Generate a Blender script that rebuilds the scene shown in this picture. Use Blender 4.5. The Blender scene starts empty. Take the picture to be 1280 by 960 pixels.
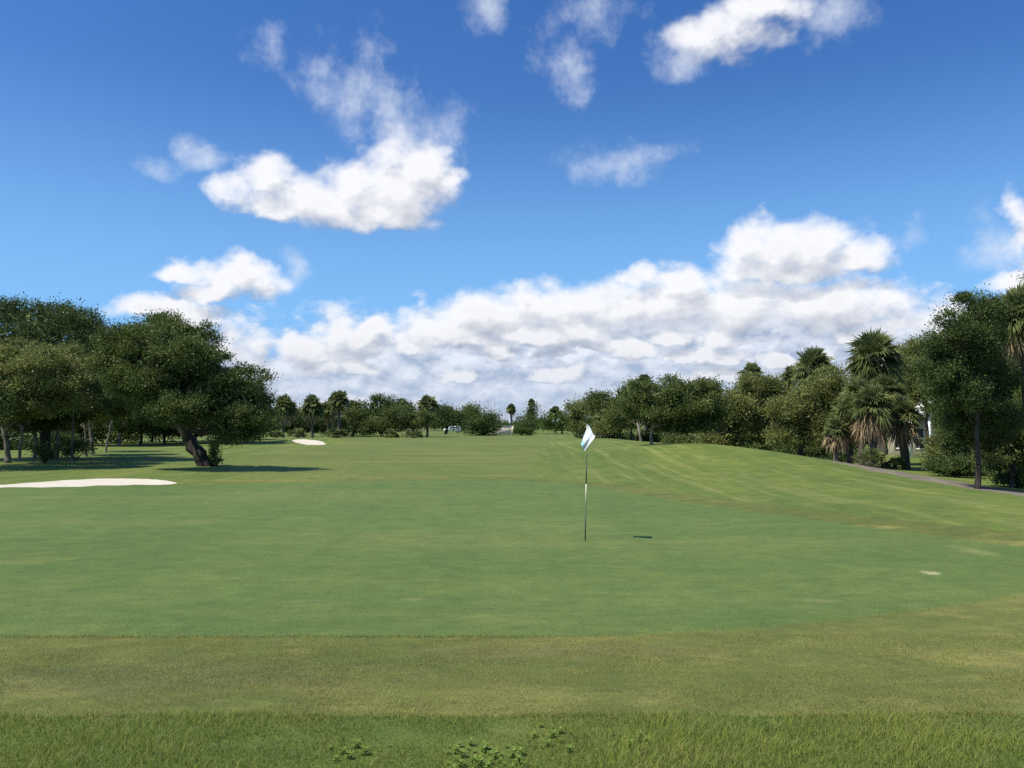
import bpy, math, random
import numpy as np
from mathutils import Vector

# ------------------------------------------------------------------ camera, sky, sun, exposure
SC = bpy.context.scene
COL = SC.collection
EYE = 2.19
PITCH = math.atan(49 / 1000.0)
F = 1000.0                                   # focal length in photo pixels (photo 1280 x 960)
camd = bpy.data.cameras.new('camera')
cam = bpy.data.objects.new('camera', camd)
COL.objects.link(cam)
camd.sensor_width = 36.0
camd.lens = 36.0 * F / 1280.0
camd.clip_start = 0.1
camd.clip_end = 6000
cam.location = (0, 0, EYE)
cam.rotation_euler = (math.pi / 2 + PITCH, 0, 0)
SC.camera = cam

SUN_DIR = Vector((-1.0, -0.40, 1.70)).normalized()
sund = bpy.data.lights.new('sun', 'SUN')
sund.energy = 5.0
sund.angle = math.radians(0.53)
sund.color = (1.0, 0.945, 0.84)
sun = bpy.data.objects.new('sun', sund)
COL.objects.link(sun)
sun.rotation_euler = SUN_DIR.to_track_quat('Z', 'Y').to_euler()
sun.location = (-30, -20, 60)

SC.render.engine = 'CYCLES'
SC.view_settings.view_transform = 'Standard'
SC.view_settings.look = 'None'
SC.view_settings.gamma = 1
SC.view_settings.exposure = 0.24
SC.view_settings.use_curve_mapping = False
SC.cycles.max_bounces = 6
SC.cycles.diffuse_bounces = 3
SC.cycles.transmission_bounces = 4
SC.cycles.transparent_max_bounces = 4
SC.cycles.use_denoising = False
SC.cycles.sample_clamp_indirect = 4.0


def pix_dir(X, Y):
    dx, dy = (X - 640) / F, (480 - Y) / F
    c, s = math.cos(PITCH), math.sin(PITCH)
    return np.array([dx, c - dy * s, s + dy * c])


def pix_ang(X, Y):
    d = pix_dir(X, Y)
    d = d / np.linalg.norm(d)
    return math.atan2(d[0], d[1]), math.asin(d[2])


# clouds: (photo px, py, radius x, radius y, amount, flatness of the base)
CLOUDS = [
    (290, 243, 36, 22, .8, 1.6), (338, 228, 46, 36, .95, 1.6), (395, 252, 75, 40, 1.0, 1.5), (452, 246, 58, 42, 1.0, 1.5),
    (505, 240, 62, 58, 1.1, 1.5), (537, 222, 34, 42, 1.0, 1.3), (470, 270, 85, 30, 1.0, 1.5), (345, 258, 60, 24, .9, 1.6),
    (505, 165, 60, 28, .50, 1), (450, 112, 50, 32, .48, 1), (415, 95, 40, 40, .36, 1), (550, 165, 42, 38, .46, 1),
    (462, 58, 22, 24, .38, 1), (490, 135, 42, 34, .52, 1),
    (248, 198, 40, 17, .66, 1.3), (193, 208, 30, 13, .5, 1.2), (325, 60, 32, 28, .44, 1), (372, 338, 16, 16, .36, 1),
    (235, 342, 42, 20, .9, 1.5), (303, 352, 50, 32, 1.05, 1.4), (268, 370, 44, 18, .9, 1.4),
    (195, 388, 58, 18, 1.05, 1.5), (245, 402, 45, 20, .95, 1.5), (290, 440, 50, 40, .75, 1),
    (905, 38, 74, 34, .78, 1.1), (850, 66, 36, 26, .68, 1), (945, 8, 60, 22, .84, 1), (1045, 15, 55, 32, .40, 1),
    (745, 15, 52, 24, .52, 1), (682, 45, 26, 32, .45, 1), (715, 92, 22, 38, .46, 1), (800, 192, 62, 15, .52, 1),
    (838, 183, 30, 15, .58, 1), (600, 10, 28, 20, .42, 1), (760, 205, 60, 20, .34, 1),
    (955, 312, 54, 38, 1.05, 1.6), (1005, 318, 74, 42, 1.05, 1.8), (1070, 325, 56, 26, .9, 1.5), (985, 338, 90, 24, 1.0, 1.5),
    (795, 343, 32, 15, .95, 1.4), (848, 352, 40, 24, .95, 1.3), (1140, 292, 16, 20, .36, 1),
    (1240, 302, 48, 34, .60, 1), (1278, 285, 26, 45, .70, 1), (1268, 356, 36, 20, 1.05, 1.2), (1300, 345, 34, 28, 1.1, 1.2),
    (630, 398, 98, 38, 1.05, 1.6), (555, 415, 60, 26, .9, 1.4), (440, 428, 60, 22, .95, 1.5), (457, 413, 22, 14, 1.1, 1.2),
    (392, 438, 50, 22, .9, 1.3), (740, 388, 84, 42, .95, 1.2), (830, 385, 90, 40, .95, 1.2), (920, 392, 95, 42, .95, 1.2),
    (1040, 388, 80, 36, 1.05, 1.4), (1125, 402, 62, 24, .95, 1.4), (1190, 405, 50, 24, .85, 1.3), (760, 492, 620, 105, 1.5, 1), (620, 455, 250, 70, 1.4, 1), (930, 445, 280, 95, 1.45, 1), (400, 482, 190, 60, 1.4, 1),
]
_r = random.Random(4)
for _i in range(42):                          # small puffs of the far bank, flatter and smaller towards the horizon
    _py = _r.uniform(420, 515); _k = (530 - _py) / 110
    CLOUDS.append((_r.uniform(340, 1190) if _py > 440 else _r.uniform(560, 1130), _py, _r.uniform(22, 46) * (.55 + .6 * _k), _r.uniform(10, 17) * (.45 + .7 * _k), _r.uniform(.95, 1.3), 1.9))


def build_world():
    w = bpy.data.worlds.new('World')
    SC.world = w
    w.use_nodes = True
    nt = w.node_tree
    nt.nodes.clear()

    # --- density group: direction angles (az, el, 0) -> density
    g = bpy.data.node_groups.new('cloud_density', 'ShaderNodeTree')
    g.interface.new_socket('P', in_out='INPUT', socket_type='NodeSocketVector')
    g.interface.new_socket('D', in_out='OUTPUT', socket_type='NodeSocketFloat')
    g.interface.new_socket('W', in_out='OUTPUT', socket_type='NodeSocketFloat')
    g.interface.new_socket('B', in_out='OUTPUT', socket_type='NodeSocketFloat')
    N, L = g.nodes, g.links
    gi, go = N.new('NodeGroupInput'), N.new('NodeGroupOutput')

    def m(op, a, b=None, c=None, clamp=False):
        n = N.new('ShaderNodeMath'); n.operation = op; n.use_clamp = clamp
        for k, v in enumerate((a, b, c)):
            if v is None: continue
            if isinstance(v, (int, float)): n.inputs[k].default_value = v
            else: L.new(v, n.inputs[k])
        return n.outputs[0]

    def vm(op, a, b, c=(0, 0, 0)):
        n = N.new('ShaderNodeVectorMath'); n.operation = op
        for k, v in enumerate((a, b, c)):
            if isinstance(v, tuple): n.inputs[k].default_value = v
            else: L.new(v, n.inputs[k])
        return n
    P = gi.outputs['P']

    def noise(scale, detail, rough, stretch, off):
        q = vm('MULTIPLY', P, stretch).outputs[0]
        q = vm('ADD', q, off).outputs[0]
        n = N.new('ShaderNodeTexNoise'); n.noise_dimensions = '3D'
        n.inputs['Scale'].default_value = scale
        n.inputs['Detail'].default_value = detail
        n.inputs['Roughness'].default_value = rough
        L.new(q, n.inputs['Vector'])
        return n
    warp = noise(17, 4, .55, (1, 1.25, 1), (3.1, 1.7, .4))
    wv = vm('SUBTRACT', warp.outputs['Color'], (.5, .5, .5)).outputs[0]
    Pw = vm('ADD', P, vm('MULTIPLY', wv, (.075, .050, 0)).outputs[0]).outputs[0]
    acc = accw = accb = None
    for (px, py, rx, ry, amt, kf) in CLOUDS:
        lay = 1 if amt < .7 else (2 if amt >= 1.4 else 0)
        a, e = pix_ang(px, py)
        cx = math.cos(math.atan((px - 640) / F))
        ra, re = rx * 1.24 / F * cx * cx, ry * 1.24 / F * cx
        q = Pw if acc is None else vm('MULTIPLY_ADD', {0: acc, 1: accw, 2: accb}[lay] or acc, (1e-9, 1e-9, 0), Pw).outputs[0]   # keeps the chain sequential
        d = vm('MULTIPLY_ADD', q, (1 / ra, 1 / re, 0), (-a / ra, -e / re, 0)).outputs[0]
        if kf > 1.01:
            s = N.new('ShaderNodeSeparateXYZ'); L.new(d, s.inputs[0])
            y = m('MAXIMUM', s.outputs[1], m('MULTIPLY', s.outputs[1], -kf))
            r2 = m('MULTIPLY_ADD', y, y, m('MULTIPLY', s.outputs[0], s.outputs[0]))
        else:
            r2 = vm('DOT_PRODUCT', d, d).outputs['Value']
        v = m('MULTIPLY_ADD', r2, -amt, amt)
        if lay == 2: accb = v if accb is None else m('SMOOTH_MAX', accb, v, .18)
        elif lay == 1: accw = v if accw is None else m('SMOOTH_MAX', accw, v, .15)
        else: acc = v if acc is None else m('SMOOTH_MAX', acc, v, .18)
    n1 = noise(24, 9, .52, (1, 1.3, 1), (0, 0, 1.3)).outputs['Fac']
    n2 = noise(90, 6, .6, (1, 1.2, 1), (5, 2, 7.3)).outputs['Fac']
    nn = m('ADD', m('MULTIPLY_ADD', n1, 1.5, -.75), m('MULTIPLY_ADD', n2, .24, -.12))
    acc = m('MAXIMUM', acc, -1.0)
    n3 = noise(30, 8, .56, (1, 1.5, 1), (2, 9, 4.1)).outputs['Fac']     # finer, flatter puffs far off near the horizon
    se = N.new('ShaderNodeSeparateXYZ'); L.new(P, se.inputs[0])
    wl = m('MULTIPLY_ADD', se.outputs[1], -8.0, 1.25, clamp=True)
    nn = m('MULTIPLY_ADD', m('MULTIPLY_ADD', n3, 1.5, -.75), wl, nn)
    L.new(m('ADD', accb, m('MULTIPLY_ADD', n3, 2.4, -1.2)), go.inputs['B'])
    L.new(m('ADD', acc, nn), go.inputs['D'])
    n4 = noise(17, 9, .62, (1.05, 1.0, 1), (7, 3, 2.2)).outputs['Fac']
    L.new(m('ADD', m('MAXIMUM', accw, -1.0), m('MULTIPLY_ADD', n4, 2.5, -1.25)), go.inputs['W'])

    # --- world tree
    N, L = nt.nodes, nt.links
    tc = N.new('ShaderNodeTexCoord')
    nrm = vm('NORMALIZE', tc.outputs['Generated'], (0, 0, 0)).outputs[0]
    sp = N.new('ShaderNodeSeparateXYZ'); L.new(nrm, sp.inputs[0])
    az = m('ARCTAN2', sp.outputs[0], sp.outputs[1])
    el = m('ARCSINE', sp.outputs[2])
    cb = N.new('ShaderNodeCombineXYZ'); L.new(az, cb.inputs[0]); L.new(el, cb.inputs[1])
    D0 = N.new('ShaderNodeGroup'); D0.node_tree = g; L.new(cb.outputs[0], D0.inputs[0])
    osc = N.new('ShaderNodeVectorMath'); osc.operation = 'SCALE'; osc.inputs[0].default_value = (-.010, .027, 0)
    osr = N.new('ShaderNodeMapRange'); L.new(el, osr.inputs[0])
    for k, x in zip((1, 2, 3, 4), (.02, .20, .42, 1.0)): osr.inputs[k].default_value = x
    L.new(osr.outputs[0], osc.inputs['Scale'])
    off = vm('ADD', cb.outputs[0], osc.outputs[0]).outputs[0]
    D1 = N.new('ShaderNodeGroup'); D1.node_tree = g; L.new(off, D1.inputs[0])

    def mr(v, a, b, c, d, smooth=True):
        n = N.new('ShaderNodeMapRange'); n.interpolation_type = 'SMOOTHSTEP' if smooth else 'LINEAR'
        L.new(v, n.inputs['Value'])
        for k, x in zip(('From Min', 'From Max', 'To Min', 'To Max'), (a, b, c, d)): n.inputs[k].default_value = x
        return n.outputs['Result']
    alpha = mr(D0.outputs[0], -.06, .92, 0, 1)
    diff = m('SUBTRACT', D0.outputs[0], D1.outputs[0])
    light = mr(diff, -.74, .32, 0, 1, False)
    thick = mr(D0.outputs[0], .4, 1.4, 0, .15)
    light = m('SUBTRACT', light, m('ADD', thick, mr(el, .02, .17, .18, 0)), clamp=True)
    sky = N.new('ShaderNodeTexSky'); sky.sky_type = 'NISHITA'
    sky.sun_disc = False
    sky.sun_elevation = math.asin(SUN_DIR.z)
    sky.sun_rotation = math.atan2(SUN_DIR.x, SUN_DIR.y)
    sky.air_density = 1.0
    sky.dust_density = .35
    sky.ozone_density = 2.2

    def mixc(fac, a, b):
        n = N.new('ShaderNodeMix'); n.data_type = 'RGBA'
        if isinstance(fac, float): n.inputs[0].default_value = fac
        else: L.new(fac, n.inputs[0])
        for k, v in ((6, a), (7, b)):
            if isinstance(v, tuple): n.inputs[k].default_value = v + (1,)
            else: L.new(v, n.inputs[k])
        return n.outputs[2]
    hs = N.new('ShaderNodeHueSaturation'); hs.inputs['Saturation'].default_value = 1.34
    hs.inputs['Value'].default_value = 1.20
    hs.inputs['Hue'].default_value = .512
    L.new(sky.outputs[0], hs.inputs['Color'])
    K = 1 / SKY_STRENGTH
    cc = mixc(light, (.30 * K, .35 * K, .45 * K), (.86 * K, .86 * K, .88 * K))
    hz = mr(el, .0, .13, .28, 0)
    cc = mixc(hz, cc, (.46 * K, .54 * K, .66 * K))
    low = mr(el, .0, .42, 1, 0)
    skyc = mixc(low, hs.outputs[0], (.185 * K, .45 * K, .84 * K))
    skyc = mixc(mr(el, -.02, .10, .8, 0), skyc, (.40 * K, .57 * K, .78 * K))
    skyc = mixc(mr(D0.outputs['W'], -.10, 1.35, 0, .78), skyc, (.70 * K, .75 * K, .83 * K))
    lb = mr(m('SUBTRACT', D0.outputs['B'], D1.outputs['B']), -.42, .52, 0, 1, False)
    bcol = mixc(lb, (.34 * K, .41 * K, .54 * K), (.74 * K, .77 * K, .84 * K))
    bcol = mixc(mr(el, .0, .10, .55, 0), bcol, (.44 * K, .52 * K, .65 * K))
    skyc = mixc(mr(D0.outputs['B'], .12, 1.0, 0, .93), skyc, bcol)
    c = mixc(alpha, skyc, cc)
    bg = N.new('ShaderNodeBackground'); bg.inputs['Strength'].default_value = SKY_STRENGTH
    L.new(c, bg.inputs['Color'])
    out = N.new('ShaderNodeOutputWorld'); L.new(bg.outputs[0], out.inputs['Surface'])
    try:
        w.cycles.sampling_method = 'MANUAL'; w.cycles.sample_map_resolution = 512
    except Exception:
        pass


SKY_STRENGTH = 0.10
build_world()

# ------------------------------------------------------------------ terrain heights
_ly = np.linspace(math.log(1.5), math.log(3000), 1500)
_bp = np.interp(np.exp(_ly), [1.5, 2.5, 3.75, 4.64, 7.4, 10, 14.9, 30, 65, 110, 180, 400, 3000],
                [.63, .615, .57, .50, .20, .06, 0, .05, .17, .12, -.12, -.3, -.6])
_k = np.exp(-np.linspace(-2, 2, 41) ** 2); _k /= _k.sum()
_bp = np.convolve(np.pad(_bp, 20, mode='edge'), _k, 'valid')


def sstep(a, b, x):
    t = np.clip((x - a) / (b - a), 0, 1)
    return t * t * (3 - 2 * t)


def smooth_tab(y, ys, vs):
    yy = np.linspace(0, 140, 561)
    t = np.interp(yy, ys, vs)
    k = np.exp(-np.linspace(-2, 2, 21) ** 2); k /= k.sum()
    t = np.convolve(np.pad(t, 10, mode='edge'), k, 'valid')
    return np.interp(y, yy, t)


def H(x, y):
    x = np.asarray(x, float); y = np.asarray(y, float)
    z = np.interp(np.log(np.maximum(y, 1.5)), _ly, _bp)
    xc = smooth_tab(y, [0, 12, 18, 24, 30, 36, 40, 44, 55, 65, 75, 90], [12, 12, 11.5, 12.8, 13.4, 12.9, 12, 10.6, 9.5, 9.0, 8.5, 9])
    A = smooth_tab(y, [0, 8, 12, 18, 24, 30, 36, 40, 44, 55, 65, 75, 90, 115], [0, .02, .10, .27, .20, .22, .50, .72, .92, .74, .62, .60, .35, 0])
    dx = x - xc
    sg = np.where(dx < 0, 4.6, 3.0)
    z = z + A * np.exp(-dx * dx / (2 * sg * sg))
    R = np.interp(y, [0, 10, 20, 35, 50, 70, 400], [0, -.12, -.15, -.15, -.22, -.05, 0])
    z = z + R * sstep(.5, 4.5, dx)
    z = z + .50 * np.exp(-((x + 19) / 5.5) ** 2 - ((y - 80) / 4.0) ** 2)
    z = z + .35 * np.exp(-((x + 26) / 9) ** 2 - ((y - 92) / 12) ** 2)
    n = .5 * np.sin(x * .31 + 1.3 * np.sin(y * .17)) * np.sin(y * .23 + .7) + .5 * np.sin(x * .11 - y * .19 + 2)
    z = z + n * .035 * sstep(9, 25, y)
    return z


def hit(X, Y):
    d = pix_dir(X, Y)
    t = np.geomspace(1.5, 1500, 6000)
    zz = EYE + d[2] * t - H(d[0] * t, d[1] * t)
    i = np.argmax(zz < 0)
    if not (zz < 0).any():
        i = len(t) - 1
    a, b = zz[i - 1], zz[i]
    tt = t[i - 1] + (t[i] - t[i - 1]) * a / (a - b) if a != b else t[i]
    return d[0] * tt, d[1] * tt


def at(X, dep):
    x = (X - 640) / F * dep
    return np.array([x, dep, float(H(x, dep))])


def world(X, Y, dep):
    d = pix_dir(X, Y)
    return np.array([d[0] / d[1] * dep, dep, EYE + d[2] / d[1] * dep])


# ------------------------------------------------------------------ helpers
def np_mesh(name, V, quads=None, tris=None, tint=None, smooth=False):
    me = bpy.data.meshes.new(name)
    V = np.asarray(V, np.float32)
    me.vertices.add(len(V)); me.vertices.foreach_set('co', V.ravel())
    lv, starts, tot = [], [], 0
    for f in (quads, tris):
        if f is None or len(f) == 0: continue
        f = np.asarray(f, np.int32)
        lv.append(f.ravel()); starts.append(tot + np.arange(len(f)) * f.shape[1]); tot += f.size
    lv = np.concatenate(lv); starts = np.concatenate(starts)
    me.loops.add(len(lv)); me.loops.foreach_set('vertex_index', lv.astype(np.int32))
    me.polygons.add(len(starts)); me.polygons.foreach_set('loop_start', starts.astype(np.int32))
    if smooth:
        me.polygons.foreach_set('use_smooth', np.ones(len(starts), bool))
    if tint is not None:
        a = me.attributes.new('tint', 'FLOAT', 'POINT'); a.data.foreach_set('value', np.asarray(tint, np.float32))
    me.update(calc_edges=True)
    return me


def link(name, me, mat=None, parent=None):
    o = bpy.data.objects.new(name, me); COL.objects.link(o)
    if mat and not me.materials: me.materials.append(mat)
    if parent is not None: o.parent = parent
    return o


def thing(name, label, cat, loc=(0, 0, 0), rz=0, group=None):
    o = bpy.data.objects.new(name, None); COL.objects.link(o)
    o.empty_display_size = .3
    o.location = tuple(float(v) for v in loc); o.rotation_euler = (0, 0, rz)
    o['label'] = label; o['category'] = cat
    if group: o['group'] = group
    return o


class MB:                                    # small mesh collector
    def __init__(s): s.v = []; s.q = []; s.t = []; s.n = 0
    def add(s, V, Q=None, T=None):
        V = np.asarray(V, float).reshape(-1, 3)
        if Q is not None and len(Q): s.q.append(np.asarray(Q, int) + s.n)
        if T is not None and len(T): s.t.append(np.asarray(T, int) + s.n)
        s.v.append(V); s.n += len(V)
    def box(s, a, b):
        (x0, y0, z0), (x1, y1, z1) = a, b
        V = [(x0, y0, z0), (x1, y0, z0), (x1, y1, z0), (x0, y1, z0), (x0, y0, z1), (x1, y0, z1), (x1, y1, z1), (x0, y1, z1)]
        s.add(V, [(3, 2, 1, 0), (4, 5, 6, 7), (0, 1, 5, 4), (1, 2, 6, 5), (2, 3, 7, 6), (3, 0, 4, 7)])
    def tube(s, pts, rad, sides=7, rng=None, rough=0.0):
        pts = np.asarray(pts, float); k = len(pts)
        rad = np.broadcast_to(np.asarray(rad, float), (k,))
        tan = np.gradient(pts, axis=0); tan /= np.linalg.norm(tan, axis=1)[:, None] + 1e-9
        ref = np.array([.31, .95, .05]) if abs(tan[0][1]) < .8 else np.array([1., 0, 0])
        V = []
        for i in range(k):
            a = np.cross(tan[i], ref); a /= np.linalg.norm(a) + 1e-9
            b = np.cross(tan[i], a)
            an = np.arange(sides) * 2 * math.pi / sides
            r = rad[i] * (1 + (rng.uniform(-rough, rough, sides) if rng is not None and rough else 0))
            V.append(pts[i] + (np.cos(an) * r)[:, None] * a + (np.sin(an) * r)[:, None] * b)
        Q = [(i * sides + j, i * sides + (j + 1) % sides, (i + 1) * sides + (j + 1) % sides, (i + 1) * sides + j) for i in range(k - 1) for j in range(sides)]
        V = np.concatenate(V + [pts[-1:], pts[:1]])
        e = (k - 1) * sides
        T = [(e + j, e + (j + 1) % sides, k * sides) for j in range(sides)] + [((j + 1) % sides, j, k * sides + 1) for j in range(sides)]
        s.add(V, Q, T)
    def prism(s, prof, y0, y1):             # profile in x,z extruded along y
        n = len(prof)
        V = [(x, y0, z) for x, z in prof] + [(x, y1, z) for x, z in prof]
        Q = [(i, (i + 1) % n, n + (i + 1) % n, n + i) for i in range(n)]
        V += [(np.mean([p[0] for p in prof]), y0, np.mean([p[1] for p in prof])), (np.mean([p[0] for p in prof]), y1, np.mean([p[1] for p in prof]))]
        T = [((i + 1) % n, i, 2 * n) for i in range(n)] + [(n + i, n + (i + 1) % n, 2 * n + 1) for i in range(n)]
        s.add(V, Q, T)
    def build(s, name, mat, parent=None, smooth=False):
        me = np_mesh(name, np.concatenate(s.v), np.concatenate(s.q) if s.q else None, np.concatenate(s.t) if s.t else None, smooth=smooth)
        return link(name, me, mat, parent)


# ------------------------------------------------------------------ materials
def new_mat(name):
    mt = bpy.data.materials.new(name); mt.use_nodes = True
    nt = mt.node_tree; nt.nodes.clear()
    out = nt.nodes.new('ShaderNodeOutputMaterial')
    return mt, nt, out


class NT:
    def __init__(s, nt): s.nt = nt; s.N = nt.nodes; s.L = nt.links
    def put(s, sock, v):
        if isinstance(v, (int, float)): sock.default_value = v
        elif isinstance(v, tuple): sock.default_value = v + (1,) if len(v) == 3 and len(sock.default_value) == 4 else v
        else: s.L.new(v, sock)
    def math(s, op, a, b=None, c=None, clamp=False):
        n = s.N.new('ShaderNodeMath'); n.operation = op; n.use_clamp = clamp
        for k, v in enumerate((a, b, c)):
            if v is not None: s.put(n.inputs[k], v)
        return n.outputs[0]
    def vec(s, op, a, b):
        n = s.N.new('ShaderNodeVectorMath'); n.operation = op
        s.put(n.inputs[0], a); s.put(n.inputs[1], b)
        return n.outputs[0]
    def mix(s, f, a, b, mode='MIX'):
        n = s.N.new('ShaderNodeMix'); n.data_type = 'RGBA'; n.blend_type = mode
        s.put(n.inputs[0], f); s.put(n.inputs[6], a); s.put(n.inputs[7], b)
        return n.outputs[2]
    def noise(s, vec, scale, detail=4, rough=.55, stretch=None, off=None):
        if stretch: vec = s.vec('MULTIPLY', vec, stretch)
        if off: vec = s.vec('ADD', vec, off)
        n = s.N.new('ShaderNodeTexNoise')
        n.inputs['Scale'].default_value = scale; n.inputs['Detail'].default_value = detail; n.inputs['Roughness'].default_value = rough
        s.L.new(vec, n.inputs['Vector'])
        return n.outputs['Fac']
    def ramp(s, v, a, b, c=0., d=1., smooth=True):
        n = s.N.new('ShaderNodeMapRange'); n.interpolation_type = 'SMOOTHSTEP' if smooth else 'LINEAR'
        s.L.new(v, n.inputs['Value'])
        for k, x in zip(('From Min', 'From Max', 'To Min', 'To Max'), (a, b, c, d)): n.inputs[k].default_value = x
        return n.outputs['Result']
    def pos(s):
        return s.N.new('ShaderNodeNewGeometry').outputs['Position']
    def obj(s):
        return s.N.new('ShaderNodeTexCoord').outputs['Object']
    def tint(s):
        n = s.N.new('ShaderNodeAttribute'); n.attribute_name = 'tint'
        return n.outputs['Fac']
    def bump(s, h, strength, dist):
        n = s.N.new('ShaderNodeBump'); n.inputs['Strength'].default_value = strength; n.inputs['Distance'].default_value = dist
        s.L.new(h, n.inputs['Height'])
        return n.outputs['Normal']


def leaf_mat(name, dark, light, trans=.2, gloss=.05, rough=.6, straw=None):
    mt, nt, out = new_mat(name); t = NT(nt)
    tn = t.tint()
    col = t.mix(t.math('MINIMUM', tn, 1.0), dark, light)
    if straw: col = t.mix(t.math('SUBTRACT', tn, 1.0, clamp=True), col, straw)
    big = t.noise(t.pos(), .9, 2)
    col = t.mix(t.ramp(big, .3, .7, 0, .35), col, t.mix(.5, light, (.075, .085, .02)))
    d = nt.nodes.new('ShaderNodeBsdfDiffuse'); t.put(d.inputs['Color'], col)
    tr = nt.nodes.new('ShaderNodeBsdfTranslucent'); t.put(tr.inputs['Color'], t.mix(.5, col, light))
    gl = nt.nodes.new('ShaderNodeBsdfGlossy'); gl.inputs['Roughness'].default_value = rough; t.put(gl.inputs['Color'], (.9, .95, .9))
    m1 = nt.nodes.new('ShaderNodeMixShader'); m1.inputs[0].default_value = trans
    nt.links.new(d.outputs[0], m1.inputs[1]); nt.links.new(tr.outputs[0], m1.inputs[2])
    m2 = nt.nodes.new('ShaderNodeMixShader')
    fr = nt.nodes.new('ShaderNodeFresnel'); fr.inputs[0].default_value = 1.35
    t.put(m2.inputs[0], t.math('MULTIPLY', fr.outputs[0], gloss))
    nt.links.new(m1.outputs[0], m2.inputs[1]); nt.links.new(gl.outputs[0], m2.inputs[2])
    nt.links.new(m2.outputs[0], out.inputs['Surface'])
    return mt


def plain_mat(name, a, b, scale=6, rough=.8, stretch=None, bump=0, spec=.3, metallic=0):
    mt, nt, out = new_mat(name); t = NT(nt)
    p = nt.nodes.new('ShaderNodeBsdfPrincipled')
    n = t.noise(t.obj(), scale, 6, .6, stretch)
    t.put(p.inputs['Base Color'], t.mix(t.ramp(n, .3, .7), a, b))
    p.inputs['Roughness'].default_value = rough; p.inputs['Specular IOR Level'].default_value = spec; p.inputs['Metallic'].default_value = metallic
    if bump: nt.links.new(t.bump(n, .6, bump), p.inputs['Normal'])
    nt.links.new(p.outputs[0], out.inputs['Surface'])
    return mt


def turf_mat(name, lo, hi, dry, dry_amt=.5, speckle=.35, sp_scale=60, bump=.02, stripes=None, spots=()):
    mt, nt, out = new_mat(name); t = NT(nt)
    P = t.pos()
    p2 = t.vec('MULTIPLY', P, (1, 1, .2))
    big = t.noise(p2, .16, 5, .6, (1, .55, 1))
    mid = t.noise(p2, .9, 6, .65, (.7, 1, 1))
    f = t.math('ADD', t.math('MULTIPLY', big, .55), t.math('MULTIPLY', mid, .45))
    col = t.mix(t.ramp(f, .36, .64), lo, hi)
    if stripes == 'mound':
        sx = t.noise(p2, 1.9, 3, .5, (1, .035, 1), (4.2, 0, 0))
        st = t.ramp(sx, .50, .62)
        brk = t.noise(p2, .35, 4, .6, (1, .4, 1), (9, 3, 0))
        st = t.math('MULTIPLY', st, t.ramp(brk, .34, .60, .15, 1))
        col = t.mix(t.math('MULTIPLY', st, .62), col, dry)
        s2 = t.noise(p2, .8, 2, .4, (1, .05, 1), (1.2, 7, 0))
        col = t.mix(t.ramp(s2, .45, .62, 0, .35), col, lo)
    if stripes in ('across', 'green'):
        sy = t.noise(p2, .42, 3, .5, (.07, 1, 1), (0, 2.7, 0))
        col = t.mix(t.ramp(sy, .40, .62, 0, .45), col, lo)
        sw = t.noise(p2, .25, 3, .5, (.25, 1, 1), (3, 7.7, 0))
        col = t.mix(t.ramp(sw, .50, .70, 0, .35), col, dry)
    dn = t.noise(p2, .55, 7, .68, (1.3, .4, 1) if stripes == 'mound' else (.45, 1, 1), (17, 5, 0))
    dm = t.ramp(dn, .52, .70, 0, dry_amt)
    col = t.mix(dm, col, dry)
    for (sx_, sy_, rx, ry, c, amt) in spots:                       # worn patches with a place of their own
        q = t.vec('MULTIPLY', t.vec('SUBTRACT', P, (sx_, sy_, 0)), (1 / rx, 1 / ry, 0))
        ln = nt.nodes.new('ShaderNodeVectorMath'); ln.operation = 'LENGTH'; nt.links.new(q, ln.inputs[0])
        wob = t.noise(P, 3.5 / max(rx, .3), 5, .65)
        r = t.math('ADD', ln.outputs['Value'], t.math('MULTIPLY_ADD', wob, 1.6, -.8))
        col = t.mix(t.ramp(r, .35, 1.0, amt, 0), col, c)
    fine = t.noise(p2, sp_scale, 4, .7)
    med = t.noise(p2, 2.6, 9, .80, (.8, 1, 1))
    fm = t.math('ADD', t.math('MULTIPLY', fine, .45), t.math('MULTIPLY', med, .55))
    k = t.ramp(fm, .34, .66, 1 - speckle, 1 + speckle, False)
    yel = t.noise(p2, 1.7, 9, .78, (.7, 1, 1), (31, 8, 0))
    if stripes == 'green':
        ml = t.noise(p2, .9, 3, .5, (1, .05, 1), (3.3, 1, 0))
        col = t.mix(t.ramp(ml, .42, .62, 0, .35), col, lo)
    col = t.mix(t.ramp(yel, .50, .72, 0, dry_amt), col, dry)
    cm = nt.nodes.new('ShaderNodeVectorMath'); cm.operation = 'SCALE'
    nt.links.new(col, cm.inputs[0]); nt.links.new(k, cm.inputs['Scale'])
    p = nt.nodes.new('ShaderNodeBsdfPrincipled')
    nt.links.new(cm.outputs[0], p.inputs['Base Color'])
    p.inputs['Roughness'].default_value = .9; p.inputs['Specular IOR Level'].default_value = .15
    p.inputs['Sheen Weight'].default_value = .15
    p.inputs['Sheen Roughness'].default_value = .6
    p.inputs['Sheen Tint'].default_value = (.6, .8, .3, 1)
    nt.links.new(t.bump(fm, .7, bump), p.inputs['Normal'])
    nt.links.new(p.outputs[0], out.inputs['Surface'])
    return mt


def spot(X, Y, rx, ry, c, amt):
    x, y = hit(X, Y)
    return (x, y, rx, ry, c, amt)


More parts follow.
